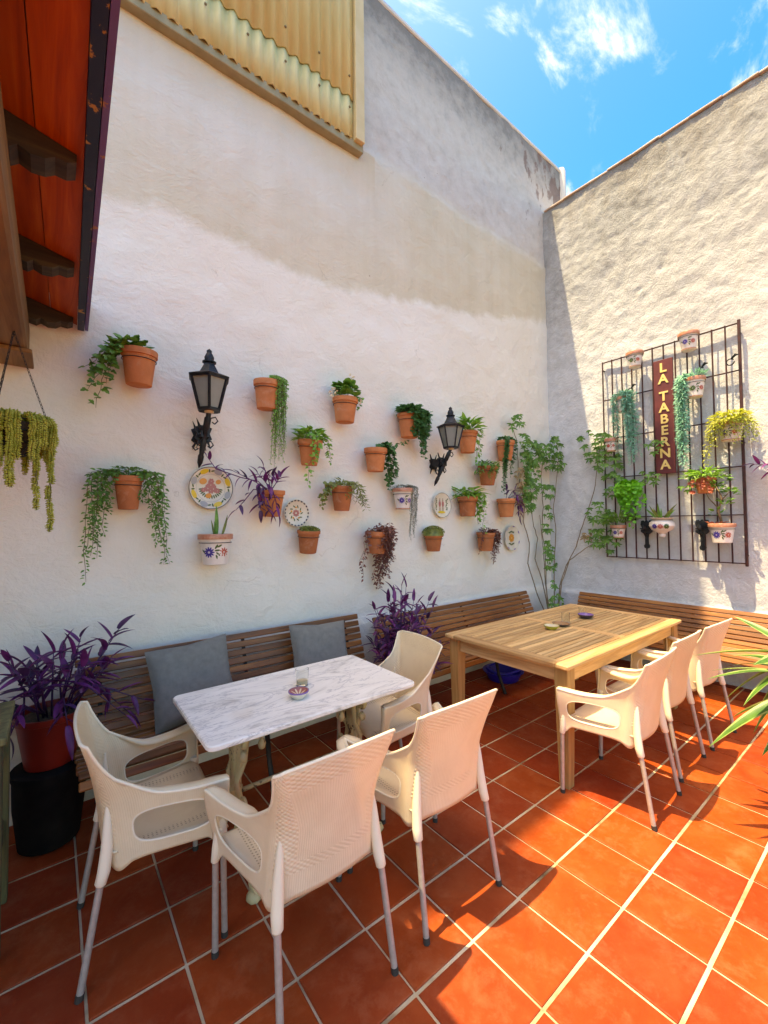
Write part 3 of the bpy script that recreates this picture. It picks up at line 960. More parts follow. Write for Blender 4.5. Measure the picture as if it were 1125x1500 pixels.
def scroll(cx, cz, r0, turns, sgn, start=0.0, n=26, grow=.25):
    pts = []
    for k in range(n):
        t = k / (n - 1)
        a = start + sgn * turns * 2 * PI * t
        r = r0 * (grow + (1 - grow) * t)
        pts.append((0, cx + r * math.cos(a), cz + r * math.sin(a)))
    return pts
for sx in (-.33, .33):
    e = MB()
    for s in (-1, 1):
        e.tube([(0, s * .02, .66), (0, s * .05, .58), (0, s * .055, .50), (0, s * .03, .42), (0, s * .03, .34), (0, s * .075, .25), (0, s * .135, .16), (0, s * .185, .08), (0, s * .215, .035), (0, s * .25, .018)],
               [.028, .027, .024, .026, .03, .028, .024, .022, .024, .016], 8, flat=.55, side=(0, 1, .001))
        e.tube(scroll(s * .105, .625, .062, 1.2, -s, PI / 2 if s > 0 else PI / 2), .013, 7)
        e.tube([(0, s * .105, .687), (0, s * .19, .705), (0, s * .27, .708)], [.014, .013, .010], 7)
        e.tube(scroll(s * .115, .335, .038, 1.1, s, -PI / 2), .010, 6)
        e.lathe([(.0, -.03), (.016, -.02), (.02, 0), (.012, .018), (0, .025)], 8, (0, s * .105, .545))
        e.lathe([(.03, 0), (.036, .012), (.026, .03), (.0, .036)], 8, (0, s * .235, 0))
    g = -1 if sx > 0 else 1
    for yy in (-.06, .06):
        e.tube([(p_[1], yy, p_[2]) for p_ in scroll(g * .085, .640, .058, 1.35, -g, PI / 2, 30, .18)], .016, 7, flat=.6, side=(0, 1, 0))
        e.tube([(0, yy, .70), (g * .03, yy, .60), (g * .02, yy, .50), (-g * .015, yy, .42), (0, yy, .34), (g * .035, yy, .24), (g * .02, yy, .12)], [.024, .022, .02, .02, .022, .018, .012], 7, flat=.6, side=(0, 1, 0))
        e.lathe([(.0, -.03), (.014, -.022), (.02, 0), (.012, .018), (0, .03)], 9, (g * .105, yy, .555))
    e.box((-.03, -.29, .704), (.03, .29, .7165), bev=.003)
    e.box((-.018, -.035, .40), (.018, .035, .705), bev=.008)
    e.lathe([(.0, -.05), (.03, -.035), (.022, 0), (.034, .03), (.0, .05)], 10, (0, 0, .33))
    e.build('cast_leg', M['castpaint'], mtb, smooth=True, auto=55, loc=(sx, 0, 0))
MB().tube([(-.33, 0, .335), (.33, 0, .335)], .011, 10).build('stretcher', M['castpaint'], mtb, smooth=True)

# ------------------------------------------------------------------ wooden table
wt = thing('wooden_table', 'large weathered slatted wooden table in the corner of the courtyard', 'table', (3.345, 1.825, 0))
HX, HY, TZ = .945, .500, .75
def board(name, lo, hi, mat, bev=.004, parent=wt): return MB().box(lo, hi, bev=bev).build(name, mat, parent)
board('frame_board', (-HX, -HY, TZ - .030), (HX, -HY + .085, TZ), M['teak'], .007)
board('frame_board', (-HX, HY - .085, TZ - .030), (HX, HY, TZ), M['teak'], .007)
for x0, x1 in ((-HX + .002, -HX + .085), (HX - .085, HX - .002), (-.035, .035)):
    board('frame_board', (x0, -HY + .087, TZ - .030), (x1, HY - .087, TZ - .001), M['teak_y'], .005)
NS = 18
sw = (2 * (HY - .089)) / NS
SMESH = MB().box((0, 0, -.018), (HX - .085 - .037 - .002, sw - .008, 0), bev=.003).mesh('slat', M['teak'])
for h in (0, 1):
    for k in range(NS):
        obj('slat', SMESH, wt, loc=((.036 if h else -HX + .086), -HY + .089 + k * sw + .003, TZ - .002 + RN.uniform(-.001, .001)))
for sx in (-1, 1):
    for sy in (-1, 1):
        cx, cy = sx * (HX - .075), sy * (HY - .065)
        q = MB()
        for z, h in ((0, .030), (.30, .036), (.60, .042), (TZ - .032, .042)):
            q.v += [(cx - h, cy - h, z), (cx + h, cy - h, z), (cx + h, cy + h, z), (cx - h, cy + h, z)]
        for l in range(3): q.f += [(l * 4 + i, l * 4 + (i + 1) % 4, l * 4 + 4 + (i + 1) % 4, l * 4 + 4 + i) for i in range(4)]
        q.f += [(3, 2, 1, 0), (12, 13, 14, 15)]
        q.m = [0] * len(q.f)
        q.build('leg', M['teak_z'], wt)
for s in (-1, 1):
    y = s * (HY - .055)
    board('apron', (-HX + .12, y - .012, TZ - .125), (HX - .12, y + .012, TZ - .031), M['teak'])
    x = s * (HX - .065)
    board('apron', (x - .012, -HY + .11, TZ - .125), (x + .012, HY - .11, TZ - .031), M['teak_y'])

# ------------------------------------------------------------------ benches
def bench(name, label, length, loc, rotz, ztop):
    """local: x along the bench from 0 to length, wall behind at y=0, seat towards -y"""
    t = thing(name, label, 'bench', loc, rotz, 'slatted benches along the walls')
    prof = [(-.075, ztop), (-.195, .50), (-.225, .445), (-.27, .425), (-.45, .425), (-.60, .440), (-.645, .425), (-.665, .385)]
    seg = []
    for (a, b), (c, d) in zip(prof, prof[1:]): seg.append(math.hypot(c - a, d - b))
    tot = sum(seg)
    def at(s):
        for (a, b), (c, d), l in zip(prof, prof[1:], seg):
            if s <= l or (c, d) == prof[-1]: return lerp(a, c, s / l), lerp(b, d, s / l), math.atan2(d - b, c - a)
            s -= l
    n = 17
    me = MB().box((0, -.0205, -.011), (length, .0205, .011), bev=.005).mesh('slat', M['slat'])
    for k in range(n):
        y, z, a = at((k + .5) * tot / n)
        obj('slat', me, t, loc=(RN.uniform(-.006, .006), y, z), rot=(a + RN.uniform(-.04, .04), RN.uniform(-.001, .001), 0))
    ns = max(2, int(length / .9) + 1)
    for k in range(ns):
        x = .12 + (length - .24) * k / (ns - 1)
        q = MB()
        q.tube([(x, y + .002, z - .022) for y, z in [(-.055, ztop - .0), (-.175, .50), (-.21, .43), (-.27, .402), (-.45, .402), (-.60, .415)]], .013, 6, flat=.7, side=(1, 0, 0))
        q.tube([(x, -.16, .48), (x, -.12, .36), (x, -.10, .2), (x, -.06, .0)], [.014, .015, .015, .018], 6, side=(1, 0, 0))
        q.tube([(x, -.56, .40), (x, -.50, .30), (x, -.53, .16), (x, -.60, .0)], [.014, .016, .015, .018], 6, side=(1, 0, 0))
        q.tube([(x, -.12, .30), (x, -.32, .37), (x, -.50, .28)], .009, 6, side=(1, 0, 0))
        q.build('iron_leg', M['iron'], t, smooth=True, auto=60)
    return t
bench('slatted_bench', 'brown slatted bench with grey cushions behind the marble table', 1.93, (.10, YW - .03, 0), 0, .850)
bench('slatted_bench', 'brown slatted bench on the back wall behind the wooden table', 2.30, (2.20, YW - .03, 0), 0, .790)
bench('slatted_bench', 'brown slatted bench along the right wall below the grille', 3.4, (XR - .03, 2.66, 0), -PI / 2, .745)

# cushions
def cushion(label, loc, rot, w, h):
    def half(s):
        def f(a, b):
            x, z = 2 * a - 1, 2 * b - 1
            pin = 1 - .07 * (1 - abs(x)) * 1.0 * abs(z) ** 4
            pin2 = 1 - .07 * (1 - abs(z)) * abs(x) ** 4
            th = .068 * ((1 - x ** 4) * (1 - z ** 4)) ** .55
            th += .006 * mnoise.noise(V((x * 2.5, z * 3.5, s))) * (1 - max(abs(x), abs(z)) ** 4)
            return (x * w / 2 * pin2, s * th, z * h / 2 * pin + h / 2)
        return f
    q = MB().grid(half(-1), 22, 22).grid(lambda a, b: half(1)(1 - a, b), 22, 22)
    o = q.build('cushion', M['cushion'], None, smooth=True)
    o.location = loc
    o.rotation_euler = rot
    return tag(o, label, 'cushion', 'grey cushions on the bench')
cushion('large grey square cushion leaning on the bench at the left of the marble table', (.70, 2.70, .445), (R_(-20), R_(-3), R_(4)), .48, .46)
cushion('grey cushion leaning on the bench behind the glass on the marble table', (1.56, 2.72, .445), (R_(-20), R_(3), R_(-3)), .46, .44)

# ------------------------------------------------------------------ leaves and plants
def leaf(mb, base, d, upv, L, W, kind='lance', mi=0, droop=.25):
    d = V(d).normalized()
    s = d.cross(V(upv))
    if s.length < 1e-4: s = d.orthogonal()
    s.normalize()
    n = s.cross(d)
    b = V(base)
    if kind == 'lance':
        pr_ = ((0, .12), (.3, .5), (.62, .42))
        vs = []
        for t, w in pr_:
            c = b + d * (L * t) - n * (droop * L * t * t)
            vs += [c - s * (W * w) + n * (W * .18), c - n * (.0), c + s * (W * w) + n * (W * .18)]
        vs.append(b + d * L - n * (droop * L))
        mb.add(vs, [(0, 1, 4, 3), (1, 2, 5, 4), (3, 4, 7, 6), (4, 5, 8, 7), (6, 7, 9), (7, 8, 9)], mi)
    elif kind == 'ivy':
        o = ((0, 0), (.42, -.12), (.52, .22), (.28, .42), (.30, .66), (0, 1.0), (-.30, .66), (-.28, .42), (-.52, .22), (-.42, -.12))
        vs = [b + s * (x * W) + d * (y * L) - n * (droop * L * (y * y + .8 * x * x)) for x, y in o]
        vs.append(b + d * (L * .35))
        k = len(o)
        mb.add(vs, [(k, i, (i + 1) % k) for i in range(k)], mi)
    else:  # round
        o = ((0, 0), (.42, .25), (.5, .55), (.28, .88), (0, 1.0), (-.28, .88), (-.5, .55), (-.42, .25))
        vs = [b + s * (x * W) + d * (y * L) - n * (droop * L * (y * y + .6 * x * x)) for x, y in o]
        k = len(o)
        vs.append(b + d * (L * .5) + n * (.04 * L))
        mb.add(vs, [(k, i, (i + 1) % k) for i in range(k)], mi)

def rdir(r): 
    a = r.uniform(0, 2 * PI); z = r.uniform(-1, 1)
    return V((math.cos(a) * math.sqrt(1 - z * z), math.sin(a) * math.sqrt(1 - z * z), z))

class Plant:
    """foliage of one potted plant; local origin at the pot's rim centre, wall at y=+wall"""
    def __init__(s, seed, wall=.10): s.r = random.Random(seed); s.L = MB(); s.S = MB(); s.wall = wall
    def strand(s, x0, y0, drop, drift=0.0, n=20, L=.035, W=None, kind='ivy', out=.03, jit=.012, upb=.03, spread=1.0, mi=0, rad=.0016):
        r = s.r
        W = (W or L * .9) * 1.2; L *= 1.2; n = int(n * 1.6)
        pts = [V((x0 * .4, y0 * .4, .005)), V((x0 * .85, y0 * .85, upb)), V((x0 + (out if x0 > 0 else -out) * abs(x0) / (abs(x0) + abs(y0) + 1e-6), y0 - out * abs(y0) / (abs(x0) + abs(y0) + 1e-6), upb * .3))]
        k = 7
        px, py = pts[-1].x, pts[-1].y
        for i in range(1, k + 1):
            t = i / k
            q = V((px + drift * t + r.uniform(-jit, jit), min(s.wall - .012, py + r.uniform(-jit, jit) + .25 * (s.wall - .03 - py) * t), upb * .3 - drop * t))
            pts.append(q)
        s.S.tube(pts, [rad] * (len(pts) - 1) + [rad * .5], 4)
        cum = [0]
        for a, b in zip(pts, pts[1:]): cum.append(cum[-1] + (b - a).length)
        for i in range(n):
            d = cum[-1] * (i + r.random()) / n
            for j in range(len(pts) - 1):
                if d <= cum[j + 1] + 1e-9: break
            p = pts[j].lerp(pts[j + 1], (d - cum[j]) / max(1e-6, cum[j + 1] - cum[j]))
            a = r.uniform(-PI, 0)         # away from the wall
            dr = V((math.cos(a) * spread, math.sin(a) * .8, r.uniform(-.9, .35)))
            sz = r.uniform(.7, 1.15) * (1 - .35 * i / n)
            p2 = p + dr.normalized() * (L * .25)
            p2.y = min(p2.y, s.wall - .008)
            leaf(s.L, p2, dr, V((0, -.8, .7)) + rdir(r) * .5, L * sz, W * sz, kind, mi)
    def bush(s, rx, rz, n, L, W=None, kind='lance', ry=None, cx=0, cy=0, cz=0, stems=8, mi=0, upw=.5):
        r = s.r
        W = (W or L * .4) * 1.2; L *= 1.2; n = int(n * 1.35)
        ry = ry or rx
        for k in range(stems):
            a = 2 * PI * k / stems + r.random()
            q = V((math.cos(a) * rx * .7, math.sin(a) * ry * .7, rz * r.uniform(.5, .9))) + V((cx, cy, cz))
            s.S.tube([(cx * .3, cy * .3, 0), (q.x * .5, q.y * .5, q.z * .6), q], .002, 4)
        for k in range(n):
            a = r.uniform(0, 2 * PI)
            h = r.random() ** .8
            rad = math.sqrt(r.random()) * math.sqrt(max(.05, 1 - (h * .9) ** 2))
            p = V((cx + math.cos(a) * rad * rx, cy + math.sin(a) * rad * ry, cz + h * rz))
            p.y = min(p.y, s.wall - .02)
            d = V((math.cos(a), math.sin(a) - .15, upw + r.uniform(-.5, .6)))
            leaf(s.L, p, d, V((0, 0, 1)) + rdir(r) * .5, L * r.uniform(.7, 1.2), W * r.uniform(.8, 1.1), kind, mi)
    def done(s, parent, lm, sm_=None, z=0.0):
        if s.L.f:
            o = s.L.build('foliage', lm, parent, smooth=True, loc=(0, 0, z))
            tag(o, kind='stuff')
        if s.S.f: tag(s.S.build('stems', sm_ or M['stem'], parent, smooth=True, loc=(0, 0, z)), kind='stuff')

# single leaves as objects (large leaves)
def leaf_mesh(name, L, W, mats, fold=.35, droop=.25, two=False, nseg=7):
    q = MB()
    for i in range(nseg + 1):
        t = i / nseg
        w = W * .5 * (math.sin(PI * min(1, .10 + t * .9) ** .8)) ** .8 if t < 1 else 0
        z = -droop * L * t * t
        xs = (-w, -w * .62, 0, w * .62, w)
        for x in xs: q.v.append((x, t * L, z + abs(x) * fold))
    for i in range(nseg):
        for j in range(4):
            q.f.append((i * 5 + j, i * 5 + j + 1, i * 5 + j + 6, i * 5 + j + 5))
            q.m.append(1 if (two and j in (0, 3)) else 0)
    return q.mesh(name, mats, smooth=True)
LP = [leaf_mesh('leaf', .115, .030, M['purple'], .5, .12), leaf_mesh('leaf', .10, .034, M['purple_dk'], .4, .3), leaf_mesh('leaf', .13, .028, M['purple'], .5, .45)]
LALOE = [leaf_mesh('leaf', .20, .026, M['mid'], .7, .06), leaf_mesh('leaf', .20, .024, M['olive'], .7, .22)]
LSTR = [leaf_mesh('leaf', .52, .075, [M['strap'], M['cream']], .30, .42, True, 12), leaf_mesh('leaf', .48, .070, [M['strap'], M['cream']], .3, .75, True, 12), leaf_mesh('leaf', .50, .072, [M['strap'], M['cream']], .35, .18, True, 12)]
def place_leaf(me, parent, base, d, roll=0.0, sc=1.0, upv=(0, 0, 1)):
    d = V(d).normalized()
    s = d.cross(V(upv))
    s = s.normalized() if s.length > 1e-4 else d.orthogonal().normalized()
    n = s.cross(d)
    mt_ = Matrix((s, d, n)).transposed().to_4x4() @ Matrix.Rotation(roll, 4, 'Y') @ Matrix.Scale(sc, 4)
    mt_.translation = V(base)
    return obj('leaf', me, parent, mw=mt_)

def purple_stem(parent, S, r, path, n, sc=1.0, whorl=True):
    """a stem of the purple plant with lance leaves alternating up it"""
    pts = [V(p) for p in path]
    S.tube(pts, [.0045 * sc] * (len(pts) - 1) + [.002 * sc], 5)
    k = len(pts) - 1
    for i in range(n):
        t = (.25 + .75 * (i + 1) / n) * k
        j = min(k - 1, int(t))
        p = pts[j].lerp(pts[j + 1], t - j)
        ax = (pts[j + 1] - pts[j]).normalized()
        a = i * 2.4 + r.uniform(-.4, .4)
        sd = ax.orthogonal().normalized()
        sd = Matrix.Rotation(a, 3, ax) @ sd
        d = ax * r.uniform(.45, .95) + sd
        if i == n - 1: d = ax * 1.6 + sd * .5
        place_leaf(r.choice(LP), parent, p, d, r.uniform(-.3, .3), sc * r.uniform(.75, 1.15))

# ---- pots
PV = random.Random(5)
def pot_profile(rt_, rb_, h):
    rim = h * PV.uniform(.13, .21)
    rb_ *= PV.uniform(.92, 1.06)
    return [(rb_ * .9, 0), (rb_, .004), (lerp(rb_, rt_, (h - rim) / h) * .955, h - rim), (rt_ * .995, h - rim + .002), (rt_, h - rim + .008), (rt_ * 1.01, h - .006), (rt_ * .99, h), (rt_ * .90, h), (rt_ * .88, h - .03)]
def pot_mesh(rt_, rb_, h, mat, soil_z=.025, n=28):
    return MB().lathe(pot_profile(rt_, rb_, h), n, cap1=False)
def wall_pot(x, zt, w, h, label, cat='flower pot', mat='terra', tilt=0.0, side=False, group='potted plants hung on the back wall', soil=True, off=None, name='potted_plant', profile=None, glaze=False):
    """flower pot hung on a wall; x runs along the wall; the Empty stands at the pot's base"""
    r = w / 2
    off = off or (r + .012)
    if side: t = thing(name, label, cat, (XR - off, x, zt - h), -PI / 2, group)
    else: t = thing(name, label, cat, (x, YW - off, zt - h), 0, group)
    if profile:
        q = MB().lathe(profile, 30, cap1=False)
    else:
        q = MB().lathe(pot_profile(r, r * .68, h), 30, cap1=False)
    p = q.build('pot', M[mat], t, smooth=True, auto=35)
    if glaze:
        rr = r * 1.012
        MB().lathe([(rr, h - .034), (rr * 1.006, h - .030), (rr * 1.012, h - .004), (rr * .99, h + .001), (r * .9, h + .001)], 30, cap0=False, cap1=False).build('rim', M['rimred'], p, smooth=True)
        rb2 = r * .68
        MB().lathe([(rb2 * 1.02, .004), (rb2 * 1.035, .012)], 30, cap0=False, cap1=False).build('foot_band', M['rimred'], p, smooth=True)
    if soil: MB().lathe([(0.001, h - .012), (r * .5, h - .010), (r * .885, h - .022)], 20, cap0=False, cap1=False).build('soil', M['soil'], t, smooth=True)
    # hanging ring
    ring = MB()
    zr = h * .72
    rr = lerp(r * .68, r, .72) * 1.02
    if not profile:
        ring.tube([(rr * math.cos(a), rr * math.sin(a), zr) for a in [2 * PI * k / 24 for k in range(25)]], .0025, 5, cap=False)
        ring.tube([(0, rr, zr), (0, off - .002, zr + .01)], .003, 5)
        ring.build('hanging_ring', M['iron'], t, smooth=True)
    if tilt: t.rotation_euler.x = tilt
    return t, r, h, off

def cone_map(r, h, front=0.0):
    def f(a, z):    # a metres along the circumference from the front, z height
        rr = lerp(r * .68, r, min(1, z / (h * .8)) * .8 * .955 / .8 if z < h * .8 else 1) + .0022
        rr = lerp(r * .68, lerp(r * .68, r, .8) * .955, min(1, z / (h * .8))) + .0022
        an = -PI / 2 + front + a / rr
        return (rr * math.cos(an), rr * math.sin(an), z)
    return f
DEC = [0]
def lift(vs):
    DEC[0] += 1
    a, b, c = V(vs[0]), V(vs[3]), V(vs[6] if len(vs) > 6 else vs[-1])
    n = (b - a).cross(c - a)
    n = n.normalized() if n.length > 1e-12 else V((0, -1, 0))
    if n.y > 0 or (abs(n.y) < 1e-3 and n.z < 0): n = -n
    d = n * ((DEC[0] % 40) * 4e-5)
    return [V(p) + d for p in vs]
def petals(q, mp_, cx, cz, R, n, r0=.25, wid=.20, ph=0.0):
    for k in range(n):
        a = 2 * PI * k / n + ph
        d = (math.cos(a), math.sin(a))
        ctr = (cx + d[0] * R * (1 + r0) / 2, cz + d[1] * R * (1 + r0) / 2)
        ln = R * (1 - r0) / 2
        vs = []
        for j in range(8):
            b = 2 * PI * j / 8
            u, v = math.cos(b) * ln, math.sin(b) * R * wid
            vs.append(mp_(ctr[0] + d[0] * u - d[1] * v, ctr[1] + d[1] * u + d[0] * v))
        q.add(lift(vs), [tuple(range(8))])
def dot(q, mp_, cx, cz, rx, rz=None, rot=0.0, n=10):
    rz = rz or rx
    vs = []
    for j in range(n):
        b = 2 * PI * j / n
        u, v = math.cos(b) * rx, math.sin(b) * rz
        vs.append(mp_(cx + u * math.cos(rot) - v * math.sin(rot), cz + u * math.sin(rot) + v * math.cos(rot)))
    q.add(lift(vs), [tuple(range(n))])
def painted(t, r, h, front=-.3, c1='p_blue', c2='p_red', sc=1.0):
    mp_ = cone_map(r, h, front)
    pot = [c for c in t.children if c.name.startswith('pot')][0]
    q = MB(); petals(q, mp_, -.028 * sc, h * .42, .030 * sc, 11, .15, .16); q.build('painted_flower', M[c1], pot)
    q = MB(); petals(q, mp_, .050 * sc, h * .42, .026 * sc, 9, .15, .16); q.build('painted_flower', M[c2], pot)
    q = MB()
    for k, (a, z, rot) in enumerate(((.010, .60, 1.0), (.018, .36, -.8), (.014, .48, .1), (-.062, .45, 2.4), (.026, .62, .5), (.012, .26, -1.2))):
        dot(q, mp_, a * sc, h * z, .014 * sc, .005 * sc, rot)
    q.build('painted_leaves', M['p_dgreen'], pot)

rg = 'potted plants hung on the back wall'
# 1 big pot top left with ivy to its left
t, r, h, off = wall_pot(.41, 2.69, .205, .215, 'large terracotta pot with ivy spilling left, highest at the far left', tilt=.06)
p = Plant(1, off)
for k in range(7): p.strand(-.085, -.03 + .02 * k, [.12, .40, .30, .16, .24, .10, .20][k], -.06 - .03 * (k % 4), 13, .048, .050, out=.05, upb=.045)
p.bush(.10, .05, 30, .045, .045, 'ivy', cx=-.05, stems=4)
p.done(t, M['ivy'], M['stem'], h)
# 2
t, r, h, off = wall_pot(1.24, 2.67, .195, .21, 'terracotta pot with fine bright green trailing plant down its right side', tilt=.05)
p = Plant(2, off)
for k in range(34): p.strand(.062 + .035 * math.sin(k * 1.7), -.075 + .012 * (k % 9), .18 + .012 * k + .05 * (k % 3), .03 - .012 * (k % 5), 40, .016, .010, 'lance', out=.035, jit=.012, upb=.035)
p.done(t, M['bright'], M['stem'], h)
# 3
t, r, h, off = wall_pot(1.92, 2.66, .215, .205, 'terracotta pot of pale geraniums with cream blooms', tilt=.05)
p = Plant(3, off)
p.bush(.09, .11, 46, .055, .055, 'round', stems=9)
p.strand(.09, -.02, .08, .02, 8, .035, .03, 'round')
p.done(t, M['mid'], M['stem'], h)
q = MB()
for cx, cy, cz, n in ((.03, -.02, .165, 26), (-.135, -.03, .02, 18), (.10, -.05, -.03, 10)):
    for k in range(n):
        d = rdir(p.r)
        leaf(q, V((cx, cy, cz)) + d * .022, d, rdir(p.r), .022, .018, 'round')
tag(q.build('blossoms', M['flower'], t, loc=(0, 0, h)), kind='stuff')
MB().tube([(0, 0, h), (-.08, -.03, h + .04), (-.135, -.03, h + .02)], .002, 5).build('flower_stem', M['stem'], t)
# 4 dense dark ivy
t, r, h, off = wall_pot(2.63, 2.63, .235, .22, 'terracotta pot half hidden by dense dark ivy hanging right', tilt=.05)
p = Plant(4, off)
p.bush(.135, .075, 110, .045, .045, 'ivy', stems=6, upw=.1)
for k in range(16): p.strand(-.05 + .010 * k, -.115, .18 + .02 * (k % 4), .05, 22, .042, .042, out=.02)
for k in range(5): p.strand(.10, -.07 + .02 * k, .30 + .05 * (k % 3), .03 + .012 * k, 26, .04, .04, out=.035)
p.done(t, M['ivy_dark'], M['stem'], h)
# 5
t, r, h, off = wall_pot(2.24, 2.27, .205, .205, 'plain terracotta pot left of the second lamp with ivy trailing right', tilt=.04)
p = Plant(5, off)
for k in range(6): p.strand(.085, -.05 + .025 * k, .20 + .035 * k, .07 + .02 * (k % 3), 20, .044, .046, out=.06, upb=.035)
p.bush(.07, .05, 22, .04, .04, 'ivy', cx=.10, stems=3)
p.strand(.09, -.02, -.10, .22, 16, .036, .036, out=.05)
p.done(t, M['ivy_dark'], M['stem'], h)
# 6
t, r, h, off = wall_pot(1.59, 2.27, .195, .20, 'tilted terracotta pot with variegated leaves and one long hanging shoot', tilt=.10)
p = Plant(6, off)
p.bush(.115, .085, 80, .062, .026, 'lance', stems=8, upw=.25)
p.strand(-.02, -.10, .36, -.03, 16, .04, .028, 'lance')
p.strand(-.0, -.10, .20, -.01, 12, .04, .028, 'lance')
p.strand(.10, -.03, .18, .05, 18, .032, .02, 'lance', out=.05)
p.strand(.09, -.05, .12, .03, 12, .032, .02, 'lance', out=.05)
p.done(t, M['bright'], M['stem'], h)
# 7 left lower with two curtains
t, r, h, off = wall_pot(.36, 1.91, .165, .205, 'terracotta pot at far left behind two long curtains of small leaves', mat='terra_dark', tilt=.03)
p = Plant(7, off)
for k in range(18):
    sx = -1 if k % 2 else 1
    p.strand(sx * (.06 + .006 * k), -.05 + .01 * (k % 8), .16 + .022 * k + .05 * (k % 3), sx * (.0 + .014 * (k % 5)), 34, .027, .014, 'lance', out=.035, jit=.015)
p.bush(.11, .05, 60, .028, .015, 'lance', stems=5)
p.done(t, M['ivy'], M['stem'], h)
# 8 purple, with a long shoot over the plate
t, r, h, off = wall_pot(1.27, 1.86, .200, .195, 'terracotta pot of purple trailing plant reaching left over the big plate', tilt=.05)
rr = random.Random(8); S = MB()
for pth, n in (([(0, 0, h), (-.05, -.05, h + .09), (-.09, -.06, h + .17)], 6), ([(0, 0, h), (.03, -.04, h + .07), (.05, -.05, h + .11)], 5), ([(-.02, -.03, h), (-.10, -.10, h + .02), (-.10, -.12, h - .10), (-.05, -.11, h - .17)], 8),
               ([(-.03, 0, h), (-.12, -.04, h + .06), (-.24, -.03, h + .08), (-.40, 0, h + .13), (-.46, .02, h + .22)], 9), ([(-.03, 0, h), (-.15, -.04, h + .0), (-.22, -.04, h - .09), (-.27, -.03, h - .15)], 4),
               ([(0, -.02, h), (-.05, -.12, h + .02), (-.02, -.13, h - .08), (.0, -.12, h - .17)], 8), ([(-.04, 0, h), (-.11, -.06, h + .04), (-.13, -.08, h - .06), (-.11, -.08, h - .15)], 9), ([(0, 0, h), (-.07, -.05, h + .06), (-.13, -.05, h + .12)], 8), ([(0, 0, h), (-.02, -.06, h + .06), (-.03, -.09, h + .10)], 6), ([(-.03, 0, h), (-.14, -.06, h + .05), (-.30, -.05, h + .12)], 6)):
    purple_stem(t, S, rr, pth, n, .80)
tag(S.build('stems', M['purple'], t, smooth=True), kind='stuff')
# 9
t, r, h, off = wall_pot(1.89, 1.92, .195, .205, 'terracotta pot with olive succulent strands looping over both sides', mat='terra_dark', tilt=.05)
p = Plant(9, off)
for k in range(4): p.strand(-.10, -.04 + .02 * k, .10 + .03 * k, -.05, 12, .036, .030, 'round', out=.05)
for k in range(4): p.strand(.085, -.06 + .02 * k, .13 + .025 * k, .07 + .02 * k, 16, .05, .011, 'lance', out=.05)
for k in range(4): p.strand(-.02 + .03 * k, -.10, .10 + .02 * k, .02, 9, .04, .012, 'lance', out=.015)
p.bush(.06, .05, 16, .05, .014, 'lance', stems=0)
p.done(t, M['olive'], M['stem'], h)
# 10 moss
def moss(t, r, h, mat, hgt, n=160, L=.02, W=.012, kind='round', ov=1.0):
    p = Plant(int(r * 1e5) + int(hgt * 1e4), .2)
    for k in range(n):
        a = p.r.uniform(0, 2 * PI); rad = math.sqrt(p.r.random()) * r * ov
        z = hgt * math.sqrt(max(0, 1 - (rad / (r * ov * 1.02)) ** 2))
        leaf(p.L, (rad * math.cos(a), rad * math.sin(a), z), V((math.cos(a) * rad / r, math.sin(a) * rad / r, .8)) + rdir(p.r) * .5, rdir(p.r), L, W, kind)
    p.done(t, mat, None, h - .012)
    MB().lathe([(r * ov * .98, -.005), (r * ov * .9, hgt * .42), (r * ov * .6, hgt * .78), (0.002, hgt * .96)], 18, cap0=False, cap1=False).build('moss_cushion', mat, t, smooth=True, loc=(0, 0, h - .012))
t, r, h, off = wall_pot(1.58, 1.56, .180, .180, 'small terracotta pot with low moss below the small plate', mat='terra_dark', tilt=.10)
moss(t, r * .85, h, M['olive'], .03)
# 11 brown trailing
t, r, h, off = wall_pot(2.25, 1.54, .215, .195, 'terracotta pot with withered brown foliage trailing to the purple bush', mat='terra_dark', tilt=.05)
p = Plant(11, off)
for k in range(26): p.strand(.0 + .011 * (k % 10), -.10 + .006 * k, .14 + .016 * k, -.03 + .016 * (k % 5), 26, .036, .017, 'lance', out=.03, jit=.02)
for k in range(2): p.strand(-.10, -.02, .36 + .06 * k, -.05 + .03 * k, 14, .036, .02, 'lance', out=.05, jit=.02)
for k in range(4): p.strand(-.03 + .045 * k, -.03, -.05 - .02 * (k % 2), .02, 9, .036, .017, 'lance', out=0)
p.done(t, M['brown'], M['brown'], h)
# 12 painted pot with grey strings
t, r, h, off = wall_pot(2.56, 1.93, .200, .195, 'white painted pot with blue flowers and grey strings hanging right', mat='glaze', glaze=True)
painted(t, r, h, -.5, 'p_blue', 'p_violet', 1.0)
p = Plant(12, off)
for k in range(9): p.strand(.085, -.06 + .012 * k, .26 + .03 * k, .01 + .006 * (k % 4), 60, .012, .007, 'lance', out=.05, jit=.008)
for k in range(3): p.strand(.03, -.09 + .01 * k, .40 + .03 * k, -.0, 50, .010, .006, 'lance', out=.02, jit=.008)
p.bush(.10, .03, 130, .016, .007, 'lance', stems=0)
p.done(t, M['grey'], M['grey'], h)
# 13 cactus dome
t, r, h, off = wall_pot(2.95, 1.50, .195, .170, 'small terracotta pot topped by a brown-green dome cactus', mat='terra_dark')
moss(t, r * 1.0, h, M['olive'], .085, 700, .014, .005, 'lance', 1.1)
# 14
t, r, h, off = wall_pot(3.47, 2.58, .205, .23, 'mossy orange pot with pointed leaves just right of the second lamp', tilt=.05)
p = Plant(14, off)
p.bush(.10, .12, 46, .10, .036, 'lance', stems=6, upw=.5, cx=.02)
for k in range(3): p.strand(.10, -.05 + .03 * k, .24 + .06 * k, .02, 12, .05, .034, 'lance', out=.04)
p.done(t, M['bright'], M['stem'], h)
